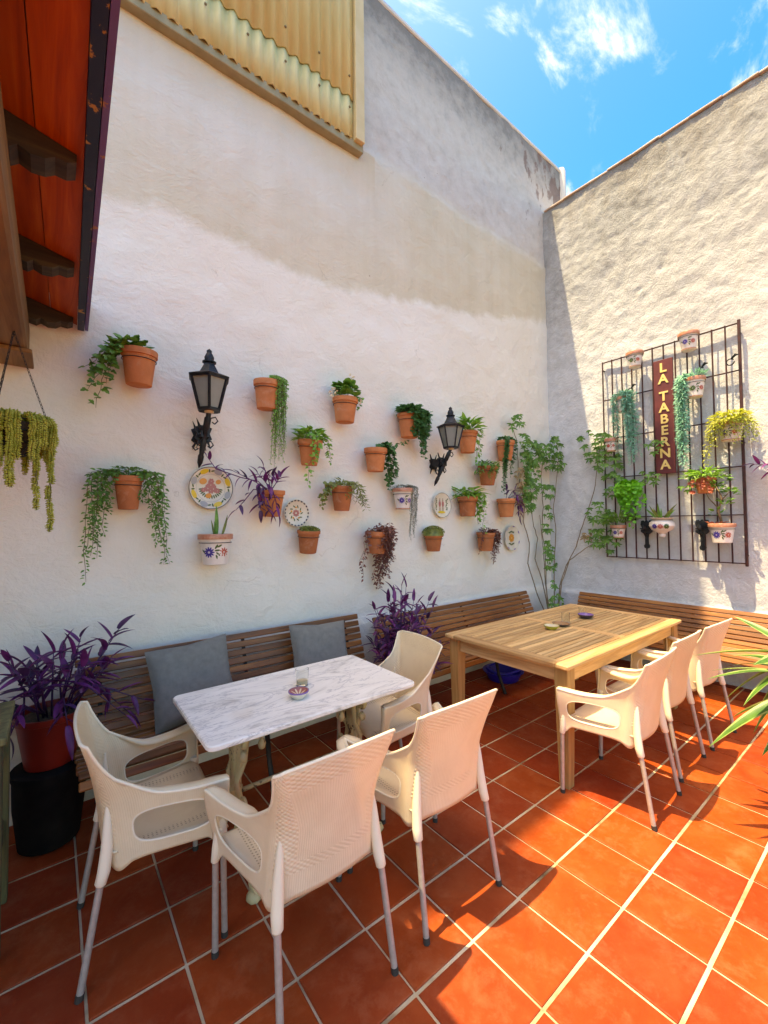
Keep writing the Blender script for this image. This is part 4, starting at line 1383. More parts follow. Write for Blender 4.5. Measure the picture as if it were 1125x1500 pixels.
# 15
t, r, h, off = wall_pot(3.78, 2.23, .225, .21, 'terracotta pot with moss on its left face and small weeds on top', mat='terra_dark', tilt=.06)
p = Plant(15, off)
for k in range(22): p.strand(-.07 + .006 * k, -.10, .10 + .012 * (k % 9), 0, 22, .015, .012, 'round', out=.006, jit=.008, upb=.01)
p.bush(.11, .06, 60, .03, .02, 'round', stems=8)
for k in range(4): p.strand(-.10, -.05 + .02 * k, .12, -.05, 8, .035, .024, 'lance', out=.05)
p.done(t, M['mid'], M['stem'], h)
# 16
t, r, h, off = wall_pot(3.45, 1.88, .215, .205, 'terracotta pot with drooping green leaves beside the plate of two figures', mat='terra_dark')
p = Plant(16, off)
p.bush(.12, .085, 46, .11, .03, 'lance', stems=6, upw=.1)
for k in range(6): p.strand(.09, -.06 + .02 * k, .16 + .05 * (k % 4), .05, 16, .05, .03, 'lance', out=.06)
p.strand(.10, -.08, .42, .05, 16, .035, .024, 'lance', out=.06)
p.done(t, M['bright'], M['stem'], h)
# 17
t, r, h, off = wall_pot(4.12, 2.55, .210, .225, 'terracotta pot with dark ivy curtains, highest near the corner vine', tilt=.04)
p = Plant(17, off)
for k in range(16): p.strand(-.09 + .004 * k, -.09 + .004 * k, .25 + .04 * (k % 11), -.01 + .012 * (k % 3), 30, .030, .026, 'ivy', out=.03, jit=.012)
for k in range(5): p.strand(.10, -.05 + .02 * k, .22 + .05 * k, .02, 22, .028, .024, 'ivy', out=.04)
p.bush(.10, .04, 60, .03, .028, 'ivy', stems=4)
p.done(t, M['ivy_dark'], M['stem'], h)
# 18
t, r, h, off = wall_pot(4.12, 1.88, .215, .21, 'orange terracotta pot with purple leaves spilling right near the corner vine')
rr = random.Random(18); S = MB()
for pth, n in (([(0, 0, h), (-.02, -.03, h + .06), (-.04, -.04, h + .10)], 6), ([(.02, 0, h), (.12, -.04, h + .05), (.20, -.05, h + .03), (.24, -.05, h - .10)], 10), ([(.03, 0, h), (.13, -.05, h + .04), (.19, -.06, h - .06), (.20, -.05, h - .20)], 9),
               ([(.03, 0, h), (.10, -.02, h + .09), (.16, -.03, h + .12)], 5), ([(.03, 0, h), (.14, -.05, h + .0), (.16, -.06, h - .14)], 7)):
    purple_stem(t, S, rr, pth, n, .72)
tag(S.build('stems', M['purple'], t, smooth=True), kind='stuff')
# 19
t, r, h, off = wall_pot(3.74, 1.50, .205, .20, 'terracotta pot with dark red leaves hanging right, lowest near the round plate', mat='terra_dark', tilt=.05)
p = Plant(19, off)
for k in range(13): p.strand(.07, -.08 + .008 * k, .10 + .022 * k, .05 + .012 * (k % 4), 22, .030, .015, 'lance', out=.05, jit=.018)
for k in range(2): p.strand(-.09, -.04, .20 + .03 * k, -.01, 12, .025, .014, 'lance', out=.02)
p.bush(.09, .04, 30, .028, .014, 'lance', stems=4)
p.done(t, M['brown'], M['brown'], h)
# painted aloe pot
t, r, h, off = wall_pot(.87, 1.545, .222, .205, 'white painted pot with a purple-blue flower under the big plate, holding aloe', mat='glaze', glaze=True)
painted(t, r, h, -.35, 'p_blue', 'p_red', 1.25)
for d, s_, me in (((.01, -.02, 1), 1.05, 0), ((-.12, -.05, 1), .55, 1), ((.32, -.05, 1), .75, 1), ((.05, .0, 1), .5, 0), ((-.04, .02, 1), .5, 0)): place_leaf(LALOE[me], t, (d[0] * .12, -.01, h - .01), d, sc=s_, upv=(0, -1, .1))

# ---- plates
def plate(x, z, R, label, style):
    t = thing('wall_plate', label, 'plate', (x, YW - .012, z), 0, 'painted plates on the back wall')
    prof = [(R * .5, 0), (R * .55, -.010), (R * .70, -.014), (R * .97, -.028), (R, -.030), (R * .985, -.033), (R * .70, -.020), (R * .60, -.015), (.001, -.015)]
    q = MB().lathe(prof, 40, cap0=True, cap1=False)
    q.v = [(a, c, b) for a, b, c in q.v]
    q.f = [tuple(reversed(f)) for f in q.f]
    pl = q.build('dish', M['plate'], t, smooth=True, auto=50)
    def mp_(a, b):
        rad = math.hypot(a, b)
        d = .015 if rad < R * .6 else lerp(.015, .033, min(1, (rad - R * .6) / (R * .385)))
        return (a, -d - .0016, b)
    def ringm(r0, r1, mat, n=48):
        q = MB()
        for k in range(n):
            a0, a1 = 2 * PI * k / n, 2 * PI * (k + 1) / n
            q.add([mp_(rr_ * math.cos(a), rr_ * math.sin(a)) for rr_, a in ((r0, a0), (r1, a0), (r1, a1), (r0, a1))], [(0, 1, 2, 3)])
        q.f = [tuple(reversed(f)) for f in q.f]
        return q.build('painted_band', mat, pl)
    if style == 'fruit':
        ringm(R * .955, R * .985, M['p_dark']); ringm(R * .64, R * .655, M['p_gpaint'])
        g, yl, gn = MB(), MB(), MB()
        for k in range(8):
            a = 2 * PI * k / 8 + .39
            cx, cz = R * .81 * math.cos(a), R * .81 * math.sin(a)
            if k % 2: dot(g, mp_, cx, cz, R * .13, R * .19, a + PI, 12)
            else:
                dot(yl, mp_, cx, cz, R * .11, R * .21, a, 12)
        for k in range(8):
            for s_ in (-.30, .30):
                a = 2 * PI * k / 8 + .39 + s_
                dot(gn, mp_, R * .80 * math.cos(a), R * .80 * math.sin(a), R * .085, R * .035, a + 1.0 + s_ * 3)
        rd, og = MB(), MB()
        for cx, cz, rr_ in ((0, .14, .20), (.12, -.04, .20), (-.13, -.02, .18), (.30, -.12, .13), (-.33, -.10, .12), (.02, .32, .14), (0, -.12, .16)): petals(rd, mp_, cx * R, cz * R, rr_ * R, 6, .1, .34)
        for cx, cz, rr_ in ((-.34, .30, .17), (-.10, -.36, .14), (.34, .30, .13)): dot(og, mp_, cx * R, cz * R, rr_ * R, rr_ * R * .85, .4, 12)
        for k in range(14):
            a = PI + .15 + (PI - .3) * k / 13
            dot(gn, mp_, R * .46 * math.cos(a), R * .42 * math.sin(a), R * .09, R * .035, a)
        g.build('painted_grey_panels', M['p_gpaint'], pl); yl.build('painted_lemons', M['p_yellow'], pl); gn.build('painted_leaves', M['p_dgreen'], pl)
        o = og.build('painted_fruit', M['p_orange'], pl); o.location.y = -.0006
        o = rd.build('painted_flowers', M['p_rose'], pl); o.location.y = -.0012
    elif style == 'floral':
        q = MB()
        for k in range(22):
            a = 2 * PI * k / 22
            dot(q, mp_, R * .92 * math.cos(a), R * .92 * math.sin(a), R * .05, R * .09, a)
        q.build('painted_edge', M['p_dark'], pl)
        q = MB(); petals(q, mp_, 0, 0, R * .28, 8, .2, .3); q.build('painted_flower', M['p_rose'], pl)
        q = MB()
        for k in range(10):
            a = 2 * PI * k / 10
            dot(q, mp_, R * .45 * math.cos(a), R * .5 * math.sin(a), R * .13, R * .045, a + .6)
        q.build('painted_leaves', M['p_dgreen'], pl)
        q = MB()
        for k in range(5):
            a = 2 * PI * k / 5 + .3
            dot(q, mp_, R * .38 * math.cos(a), R * .42 * math.sin(a), R * .07)
        q.build('painted_buds', M['p_orange'], pl)
    elif style == 'figures':
        ringm(R * .96, R * .985, M['p_dark'])
        q = MB()
        for s_ in (-1, 1):
            dot(q, mp_, s_ * R * .17, R * .38, R * .055, R * .07)
            dot(q, mp_, s_ * R * .17, R * .50, R * .04, R * .06)
            for l in (-.05, .05): dot(q, mp_, s_ * R * .17 + l * R, -R * .28, R * .028, R * .20)
        q.build('painted_figures', M['p_pbrown'], pl)
        q = MB()
        for s_ in (-1, 1): dot(q, mp_, s_ * R * .17, R * .10, R * .12, R * .24)
        o = q.build('painted_coats', M['p_rose'], pl); o.location.y = -.0006
        q = MB(); dot(q, mp_, 0, -R * .55, R * .42, R * .10, 0, 14); q.build('painted_ground', M['p_yellow'], pl)
        q = MB()
        for s_ in (-1, 1):
            for k in range(8): dot(q, mp_, s_ * R * (.58 + .05 * math.sin(k * 2)), R * (-.35 + .12 * k), R * .09, R * .04, k)
        q.build('painted_leaves', M['p_dgreen'], pl)
    else:
        q = MB()
        for k in range(7):
            a = 2 * PI * k / 7 + .5
            dot(q, mp_, R * .93 * math.cos(a), R * .93 * math.sin(a), R * .045, R * .14, a)
        q.build('painted_edge', M['p_violet'], pl)
        q = MB(); petals(q, mp_, 0, 0, R * .36, 9, .1, .3); q.build('painted_flower', M['p_orange'], pl)
        q = MB()
        for s_ in (-1, 1):
            for k in range(7): dot(q, mp_, R * .10 * (k - 3), s_ * R * (.52 - .03 * abs(k - 3)), R * .10, R * .045, k * 1.3)
        q.build('painted_leaves', M['p_dgreen'], pl)
plate(.865, 1.865, .150, 'largest painted plate with lemons round a fruit bouquet, below the left lamp', 'fruit')
plate(1.515, 1.695, .108, 'ivory plate with a small flower bouquet between purple and olive pots', 'floral')
plate(3.15, 1.79, .130, 'ivory plate painted with two standing figures below the second lamp', 'figures')
plate(4.34, 1.42, .150, 'ivory plate with an orange flower, nearest the corner vine', 'rose')

# ---- lanterns
def lantern(x, z, R, H, label, lean, yoff):
    """z is the underside of the lantern body"""
    t = thing('wall_lantern', label, 'wall lamp', (x, YW, z), 0, 'black iron lanterns on the back wall')
    c = V((0, -yoff, 0))
    rb_, rt_ = R * .52, R * .94
    hexp = lambda r_, zz, k: c + V((r_ * math.cos(PI / 3 * k + .26), r_ * math.sin(PI / 3 * k + .26), zz))
    q = MB()
    for k in range(6): q.tube([hexp(rb_, .005, k), hexp(rt_, H, k)], .0095, 4)
    for zz, r_, w in ((.008, rb_, .012), (H - .006, rt_, .011)): q.tube([hexp(r_, zz, k) for k in range(7)], w, 4)
    q.add([hexp(rb_, 0, k) for k in range(6)], [(5, 4, 3, 2, 1, 0)])
    q.build('frame', M['iron'], t)
    for k in range(6):
        q = MB().add([hexp(rb_ * .96, .01, k), hexp(rb_ * .96, .01, k + 1), hexp(rt_ * .96, H - .01, k + 1), hexp(rt_ * .96, H - .01, k)], [(0, 1, 2, 3)])
        o = q.build('pane', M['paneglass'], t)
        so = o.modifiers.new('t', 'SOLIDIFY'); so.thickness = .003
    q = MB()
    q.lathe([(R * 1.06, H - .004), (R * 1.08, H + .004), (R * .94, H + .012), (R * .50, H + .035), (R * .30, H + .085), (R * .26, H + .105)], 6, tuple(c), ph=.26)
    rf = q.build('roof', M['iron'], t)
    q = MB().lathe([(R * .34, H + .105), (R * .34, H + .112), (R * .22, H + .118), (R * .24, H + .14), (R * .15, H + .165), (R * .12, H + .17), (R * .13, H + .185), (0.001, H + .20)], 12, tuple(c))
    q.build('finial', M['iron'], rf, smooth=True, auto=40)
    q = MB().lathe([(.012, -.015), (.03, -.01), (.03, .05), (.035, .09), (.02, .12), (.001, .125)], 12, tuple(c))
    q.build('bulb', simple('pale_bulb', (.55, .42, .26), None, rough=.4), t, smooth=True)
    # stem going down to a spear, leaning to the wall
    q = MB()
    tip = V((lean, -.05, -.36))
    top = c + V((0, 0, 0))
    P_ = [top.lerp(tip, s) for s in (0, .1, .12, .3, .32, .5, .52, .75, .78, .9, 1)]
    q.tube(P_, [.016, .016, .022, .022, .016, .017, .022, .015, .020, .017, .001], 8)
    for s, sg in ((.18, 1), (.38, -1), (.60, 1), (.66, -1)):
        p0 = top.lerp(tip, s)
        q.tube([p0 + V((sg * .005, 0, .02)), p0 + V((sg * .05, -.01, .035)), p0 + V((sg * .065, -.01, .01)), p0 + V((sg * .045, -.01, -.012)), p0 + V((sg * .03, -.005, .0))], .005, 5)
    q.build('spear', M['iron'], t, smooth=True, auto=50)
    # bracket: two scalloped plates joined by a box arm
    zc = -.13
    q = MB()
    mid = top.lerp(tip, .36)
    q.box((min(lean * .3, mid.x) - .03, mid.y, zc - .035), (max(lean * .3, mid.x) + .03, -.012, zc + .04), bev=.005)
    for yy in (-.012, mid.y * .72):
        xx = lean * .3
        pf = [(-.045, -.10), (-.035, -.05), (-.055, -.035), (-.04, 0), (-.055, .04), (-.035, .05), (-.045, .10), (-.02, .055), (.02, .055), (.045, .10), (.035, .05), (.055, .04), (.04, 0), (.055, -.035), (.035, -.05), (.045, -.10), (.02, -.055), (-.02, -.055)]
        n = len(pf)
        vs = [(xx + a, yy, zc + b) for a, b in pf] + [(xx + a, yy + .010, zc + b) for a, b in pf]
        q.add(vs, [tuple(range(n)), tuple(range(2 * n - 1, n - 1, -1))] + [(i, i + n, (i + 1) % n + n, (i + 1) % n) for i in range(n)])
    q.build('bracket', M['iron'], t)
lantern(.80, 2.355, .130, .215, 'black iron lantern above the largest painted plate', -.02, .22)
lantern(3.08, 2.34, .130, .215, 'black iron lantern between the dense ivy and the mossy orange pot', -.05, .24)

# ---- corner climbing plant
cl = thing('climbing_plant', 'green climbing vine in the corner between the benches and the grille', 'plant', (4.86, 2.86, 0))
MB().lathe(pot_profile(.16, .11, .30), 28, cap1=False).build('pot', M['terra_dark'], cl, smooth=True, auto=35)
MB().lathe([(.001, .285), (.14, .275)], 20, cap0=False, cap1=False).build('soil', M['soil'], cl)
def world_rel(p): return V(p) - V((4.86, 2.86, 0))
stems = [
    [(4.83, 2.86, .28), (4.70, 2.98, .75), (4.62, 3.04, 1.10), (4.68, 3.05, 1.35), (4.56, 3.05, 1.62), (4.58, 3.05, 1.90), (4.50, 3.05, 2.05), (4.47, 3.05, 2.35), (4.44, 3.05, 2.62), (4.34, 3.04, 2.80)],
    [(4.85, 2.87, .28), (4.86, 2.98, .8), (4.78, 3.04, 1.15), (4.86, 3.05, 1.40), (4.76, 3.05, 1.60), (4.72, 3.05, 1.95), (4.74, 3.04, 2.25), (4.66, 3.05, 2.50)],
    [(4.87, 2.88, .28), (4.93, 2.99, .8), (5.0, 3.03, 1.2), (4.96, 3.05, 1.5), (5.0, 3.05, 1.8), (4.97, 3.05, 2.2), (5.02, 3.04, 2.55)],
    [(4.88, 2.86, .28), (5.0, 2.92, .75), (5.08, 2.96, 1.1), (5.13, 2.95, 1.5), (5.10, 2.97, 1.75), (5.14, 2.94, 2.1), (5.13, 2.9, 2.45)],
    [(4.90, 2.85, .28), (5.06, 2.88, .8), (5.16, 2.84, 1.05), (5.19, 2.72, 1.30), (5.20, 2.66, 1.50), (5.19, 2.56, 1.75), (5.19, 2.46, 2.05), (5.19, 2.42, 2.40), (5.17, 2.34, 2.65)],
    [(4.90, 2.85, .28), (5.08, 2.86, .85), (5.17, 2.80, 1.12), (5.19, 2.60, 1.28), (5.19, 2.40, 1.40), (5.12, 2.20, 1.45)],
    [(4.86, 2.84, .28), (4.84, 2.92, .55), (4.88, 2.97, .95), (4.92, 3.02, 1.35), (4.9, 3.04, 1.7)],
]
S = MB()
for st in stems:
    pts = [world_rel(p) for p in st]
    fine = []
    for a, b in zip(pts, pts[1:]):
        for k in range(4): fine.append(a.lerp(b, k / 4) + V((RN.uniform(-.008, .008), 0, 0)))
    fine.append(pts[-1])
    S.tube(fine, [lerp(.0075, .003, i / len(fine)) for i in range(len(fine))], 6)
tag(S.build('stems', M['wood_stem'], cl, smooth=True), kind='stuff')
LV = MB(); LT = MB()
rc = random.Random(33)
def fan(q, p, n, L, W, side=False):
    ax = (V((-1, -.25, -.1)) if side else V((-.3, -1, -.05))) + rdir(rc) * .5
    for k in range(n):
        a = (k - (n - 1) / 2) * .85
        base = V((0, math.cos(a), 0)) 
        s = ax.cross(V((0, 0, 1))).normalized()
        d = s * math.sin(a) + V((0, 0, -1)) * math.cos(a) * .7 + ax.normalized() * .45
        leaf(q, p, d, ax, L * (1 - .1 * abs(k - n // 2)) * rc.uniform(.85, 1.1), W, 'lance')
def cluster(c, rad, n, side=False, q=LV, L=.075):
    for k in range(int(n * 1.5)):
        d = rdir(rc)
        p = world_rel(c) + V((d.x * (.35 if side else 1) * rad, d.y * (1 if side else .3) * rad - (.0 if side else .05), d.z * rad))
        if side: p.x = min(p.x, XR - 4.86 - .03)
        else: p.y = min(p.y, YW - 2.86 - .03)
        fan(q, p, rc.choice((3, 3, 4, 5)), L * rc.uniform(.65, 1.1), L * .28, side)
for c, rad, n in (((4.34, 3.02, 2.80), .11, 9), ((4.45, 3.0, 2.60), .09, 8), ((4.47, 3.0, 2.42), .10, 9), ((4.62, 3.0, 2.45), .15, 22), ((4.60, 3.0, 2.22), .14, 24), ((4.56, 3.0, 2.02), .13, 24), ((4.52, 3.0, 1.85), .10, 14), ((4.74, 3.0, 2.55), .09, 8), ((4.85, 3.0, 2.48), .12, 14),
                  ((4.97, 3.0, 2.42), .14, 18), ((5.05, 2.95, 2.58), .12, 16), ((5.10, 2.93, 2.40), .12, 12), ((4.80, 3.0, 2.05), .06, 5), ((4.98, 3.0, 2.0), .09, 9), ((4.93, 3.0, 1.75), .09, 7), ((4.92, 3.0, 1.55), .06, 4), ((4.87, 2.96, 1.30), .08, 8), ((4.88, 2.94, 1.12), .10, 12), ((4.82, 2.85, .62), .12, 14), ((4.78, 2.83, .45), .12, 12), ((4.86, 2.9, .85), .05, 3)):
    cluster(c, rad, n)
for c, rad, n in (((5.17, 2.40, 2.50), .17, 22), ((5.15, 2.28, 2.30), .15, 18), ((5.15, 2.24, 2.05), .14, 14), ((5.12, 2.50, 2.62), .10, 6), ((5.15, 2.42, 1.72), .12, 10), ((5.10, 2.28, 1.62), .10, 8), ((5.12, 2.30, 1.40), .14, 16), ((5.15, 2.45, 1.42), .10, 8), ((5.10, 1.80, 2.42), .08, 4), ((5.10, 1.84, 2.10), .10, 7), ((5.10, 1.47, 2.02), .10, 6)):
    cluster(c, rad, n, True)
for c, rad, n in (((4.36, 3.03, 2.20), .07, 6), ((4.42, 3.03, 2.05), .07, 6), ((4.40, 3.03, 1.88), .06, 5), ((5.17, 2.62, 1.45), .08, 5)): cluster(c, rad, n, False, LT)
tag(LV.build('foliage', M['ivy'], cl, smooth=True), kind='stuff')
tag(LT.build('dry_foliage', M['tan'], cl, smooth=True), kind='stuff')

# ------------------------------------------------------------------ iron grille on the right wall
GYc, GZ0, GH, GW = 1.700, 1.185, 2.335, .643
GD = .06
gr = thing('window_grille', 'dark rusted iron grille fixed to the sunlit wall, hung with pots', 'grille', (XR, GYc, GZ0), -PI / 2)
bar = MB().box((-.0065, -.0065, 0), (.0065, .0065, GH), bev=.0015).mesh('bar', M['grille'])
end = MB().box((-.012, -.012, -.02), (.012, .012, GH + .02), bev=.003).mesh('bar', M['grille'])
for k in range(13):
    x = -GW + 2 * GW * k / 12
    obj('bar', end if k == 12 else bar, gr, loc=(x, -GD, 0))
rail = MB().box((-GW, -.011, -.005), (GW, .011, .005), bev=.0015).mesh('rail', M['grille'])
for k in range(6): obj('rail', rail, gr, loc=(0, -GD + .018, .466 * k + .006 if k < 5 else GH - .006))
for x in (-GW, GW):
    for z in (.08, GH - .1, GH * .5):
        MB().tube([(x, -GD, z), (x, .0, z)], .008, 6).build('wall_pin', M['grille'], gr)

# sign
sg = thing('tavern_sign', 'maroon vertical board with gold letters LA TABERNA on the grille', 'sign', (XR - GD - .008, 1.70, 2.113), -PI / 2)
SH = 1.235
MB().box((-.092, -.018, 0), (.092, 0, SH), bev=.003).build('board', M['maroon'], sg)
def letter(ch, x, z, size):
    cu = bpy.data.curves.new('letter', 'FONT')
    cu.body = ch
    cu.size = size
    cu.extrude = .003
    cu.offset = .0035
    cu.align_x = 'CENTER'
    o = bpy.data.objects.new('letter_src', cu)
    COL.objects.link(o)
    bpy.context.view_layer.update()
    me = bpy.data.meshes.new_from_object(o.evaluated_get(bpy.context.evaluated_depsgraph_get()))
    bpy.data.objects.remove(o)
    me.materials.clear()
    me.materials.append(M['gold'])
    obj('letter', me, sg, loc=(x, -.0215, z), rot=(PI / 2, 0, 0))
zz = SH - .135
for ch in 'LA TABERNA':
    if ch == ' ':
        zz -= .065
        continue
    letter(ch, 0.0, zz, .138)
    zz -= .123

# pots and brackets on the grille
sgp = 'pots hung on the iron grille'
def gpot(y, zt, w, h, label, **kw): return wall_pot(y * 1.009, 1.6 + (zt - 1.6) * 1.009, w, h, label, side=True, group=sgp, off=GD + w / 2 + .012, **kw)
t, r, h, off = gpot(1.93, 3.47, .175, .17, 'small painted pot on the top rail at the left of the sign', mat='glaze', glaze=True, soil=True)
painted(t, r, h, .2, 'p_dgreen', 'p_red', .85)
t, r, h, off = gpot(1.425, 3.50, .185, .18, 'small painted pot on the top rail at the right of the sign', mat='glaze', glaze=True)
painted(t, r, h, .2, 'p_blue', 'p_red', .9)
def fuzzy(t, r, h, seed, strands, mat, L=.046, W=.009, n=95):
    p = Plant(seed, .10)
    for (x0, y0, drop, drift) in strands: p.strand(x0, y0, drop, drift, int(n * (.4 + drop)), L, W, 'lance', out=.03, jit=.012, upb=.04)
    p.bush(r, .06, 70, L * 1.1, W, 'lance', stems=0)
    p.done(t, mat, M['stem'], h)
t, r, h, off = gpot(2.05, 3.00, .175, .17, 'painted pot left of the sign with two long blue-green trailing tails', mat='glaze', glaze=True)
rq = random.Random(3)
fuzzy(t, r, h, 51, [(.06 + rq.uniform(-.04, .05), -.06 + rq.uniform(-.03, .03), .45 + rq.uniform(0, .38), .03) for _ in range(9)] + [(-.06, -.05 + .02 * k, .30 + .12 * k, 0) for k in range(4)], M['bluegreen'])
t, r, h, off = gpot(1.385, 3.03, .185, .20, 'painted pot right of the sign with one very long blue-green tail', mat='glaze', glaze=True)
painted(t, r, h, .4, 'p_dgreen', 'p_red', 1.0)
fuzzy(t, r, h, 52, [(-.085 + rq.uniform(-.03, .03), -.04 + rq.uniform(-.04, .04), .50 + rq.uniform(0, .42), -.01) for _ in range(11)], M['bluegreen'])
t, r, h, off = gpot(2.21, 2.56, .14, .15, 'tiny painted pot at the left edge of the grille among vine leaves', mat='glaze', glaze=True)
painted(t, r, h, .2, 'p_red', 'p_red', .7)
t, r, h, off = gpot(1.11, 2.53, .215, .18, 'round pot at the right edge of the grille bursting with yellow-green strands', mat='glaze', glaze=True)
painted(t, r, h, .0, 'p_blue', 'p_red', .9)
p = Plant(53, off)
p.bush(.17, .10, 240, .045, .014, 'lance', stems=8, upw=.1)
for k in range(26):
    a = 2 * PI * k / 26
    p.strand(.10 * math.cos(a), -abs(.09 * math.sin(a)), .12 + .05 * (k % 3) + (.22 if k % 26 in (12, 13, 14) else 0), .06 * math.cos(a), 22, .034, .010, 'lance', out=.06)
p.done(t, M['yellowgreen'], M['stem'], h)
t, r, h, off = gpot(1.325, 2.02, .185, .15, 'terracotta pot on the grille with red rosettes below bright green tufts', mat='terra')
p = Plant(54, off)
p.bush(.14, .08, 90, .085, .014, 'lance', stems=0, upw=.3)
for k in range(6): p.strand(-.08 + .03 * k, -.08, .08, -.03, 8, .03, .012, 'lance')
p.done(t, M['bright'], M['stem'], h)
q = MB()
for k in range(26):
    cx, cz = p.r.uniform(-.13, .10), p.r.uniform(-.15, .02)
    cy = -.085 + p.r.uniform(-.03, .0) + cz * .1
    for j in range(6):
        a = 2 * PI * j / 6 + k
        leaf(q, (cx, cy, cz), V((math.cos(a), -.7 - .6 * p.r.random(), math.sin(a))), V((0, -1, 0)), .026, .010, 'lance')
tag(q.build('rosettes', M['redflower'], t, loc=(0, 0, h)), kind='stuff')
t, r, h, off = gpot(2.03, 1.99, .15, .13, 'pot hidden by a bright lime green cascade at the lower left of the grille', mat='terra')
p = Plant(55, off)
for k in range(34):
    a = -PI * (k + .5) / 34
    p.strand(.085 * math.cos(a), .085 * math.sin(a), (.10 + .20 * abs(math.sin(a)) ** 2) * (.6 + .12 * (k % 5)) + (.16 if k % 6 == 2 else 0), -.03 * math.cos(a) + (.05 if k % 6 == 2 else 0), 16, .040, .042, 'round', out=.035, upb=.035, jit=.02)
p.bush(.11, .06, 60, .04, .04, 'round', stems=4)
p.done(t, M['lime'], M['stem'], h)
t, r, h, off = gpot(2.15, 1.565, .165, .145, 'small painted pot with grassy leaves at the bottom left of the grille', mat='glaze', glaze=True)
painted(t, r, h, .2, 'p_blue', 'p_red', .8)
p = Plant(56, off)
p.bush(.15, .12, 70, .13, .016, 'lance', stems=0, upw=.6)
p.done(t, M['mid'], M['stem'], h)
# bowl with aloe
pf = [(.03, -.05), (.034, -.035), (.028, -.02), (.05, 0), (.095, .025), (.118, .065), (.112, .10), (.085, .125), (.10, .14), (.118, .148), (.10, .150), (.08, .135)]
t, r, h, off = wall_pot(1.715, 1.64, .225, .15, 'wide painted bowl with aloe at the bottom centre of the grille', side=True, group=sgp, off=GD + .135, mat='glaze', profile=pf)
bo = [c for c in t.children if c.name.startswith('pot')][0]
def bowl_map(a, z):
    rr_ = lerp(.096, .119, min(1, (z - .02) / .045)) if z < .065 else lerp(.119, .111, (z - .065) / .04)
    rr_ += .002
    an = -PI / 2 + .2 + a / rr_
    return (rr_ * math.cos(an), rr_ * math.sin(an), z)
for cx, mt_ in ((-.055, 'p_blue'), (.0, 'p_rose'), (.055, 'p_dgreen')):
    q = MB(); petals(q, bowl_map, cx, .06, .028, 9, .1, .25); q.build('painted_flower', M[mt_], bo)
for k in range(8):
    a = k * 2.4
    place_leaf(LALOE[k % 2], t, (.03 * math.cos(a), .03 * math.sin(a), h - .02), (.7 * math.cos(a), .5 * math.sin(a) - .1, .75), sc=.75 + .3 * (k % 3) / 2, upv=(0, -1, .2))
t, r, h, off = gpot(1.20, 1.575, .215, .185, 'largest painted pot on the grille, bottom right, with a small woody tree', mat='glaze', glaze=True)
painted(t, r, h, .1, 'p_blue', 'p_red', 1.2)
p = Plant(57, off)
p.S.tube([(0, 0, 0), (-.02, -.01, .12), (.01, -.02, .25), (-.03, -.02, .36)], [.013, .010, .008, .004], 6)
p.S.tube([(-.015, -.01, .14), (-.09, -.03, .25), (-.12, -.03, .33)], [.007, .005, .003], 6)
p.S.tube([(.005, -.02, .22), (.07, -.02, .30)], [.006, .003], 6)
for cx, cz, n in ((-.03, .36, 22), (-.12, .32, 16), (.07, .30, 18), (.03, .20, 10), (-.03, .10, 8), (.02, .42, 10)):
    p.bush(.05, .07, n, .045, .022, 'round', cx=cx, cz=cz - .03, cy=-.02, stems=0)
p.done(t, M['mid'], M['wood_stem'], h)
q = MB()
for k in range(7):
    a = k * .9
    leaf(q, (.05 * math.cos(a) - .04, .05 * math.sin(a), 0), (math.cos(a), math.sin(a), .8), (0, 0, 1), .05, .03, 'round')
tag(q.build('red_leaves', M['redflower'], t, loc=(0, 0, h)), kind='stuff')
# iron candle brackets on the lower rail
def candle_bracket(y, label):
    t = thing('candle_bracket', label, 'bracket', (XR - GD - .01, y, 1.30), -PI / 2, 'black brackets on the grille')
    pf = [(0, 0), (.025, .012), (.03, .035), (.018, .055), (.016, .12), (.022, .16), (.055, .185), (.06, .20), (.045, .225), (.06, .27), (.052, .31), (.03, .315), (.02, .30), (0, .318)]
    pts = pf + [(-a, b) for a, b in reversed(pf[1:-1])]
    n = len(pts)
    vs = [(a, -.014, b) for a, b in pts] + [(a, 0, b) for a, b in pts]
    MB().add(vs, [tuple(range(n)), tuple(range(2 * n - 1, n - 1, -1))] + [(i, i + n, (i + 1) % n + n, (i + 1) % n) for i in range(n)]).build('back_plate', M['iron'], t)
    MB().tube([(0, -.01, .17), (0, -.06, .15), (0, -.085, .18), (0, -.085, .21)], .007, 6).build('arm', M['iron'], t, smooth=True)
    MB().lathe([(.012, 0), (.035, .008), (.038, .02), (.02, .018), (.018, .05), (.012, .05)], 14, (0, -.085, .21)).build('cup', M['iron'], t, smooth=True, auto=40)
candle_bracket(1.905, 'black iron candle bracket on the grille left of the painted bowl')
candle_bracket(1.395, 'black iron candle bracket on the grille right of the painted bowl')
def hook(y, z, label):
    t = thing('ring_hook', label, 'hook', (XR - GD - .008, y, z), -PI / 2, 'empty iron hooks on the grille')
    MB().tube([(.030 * math.cos(a), -.02, .030 * math.sin(a)) for a in [2 * PI * k / 20 * .9 + .6 for k in range(21)]], .006, 6).build('ring', M['iron'], t, smooth=True)
    MB().tube([(.01, -.02, .03), (.045, -.04, .055), (.07, -.05, .045)], [.008, .014, .005], 6).build('horn', M['iron'], t, smooth=True)
hook(2.03, 3.09, 'iron ring hook above the pot with two blue-green tails')
hook(1.365, 3.13, 'iron ring hook above the pot with one long blue-green tail')
hook(1.125, 3.14, 'empty iron ring hook at the upper right of the grille')

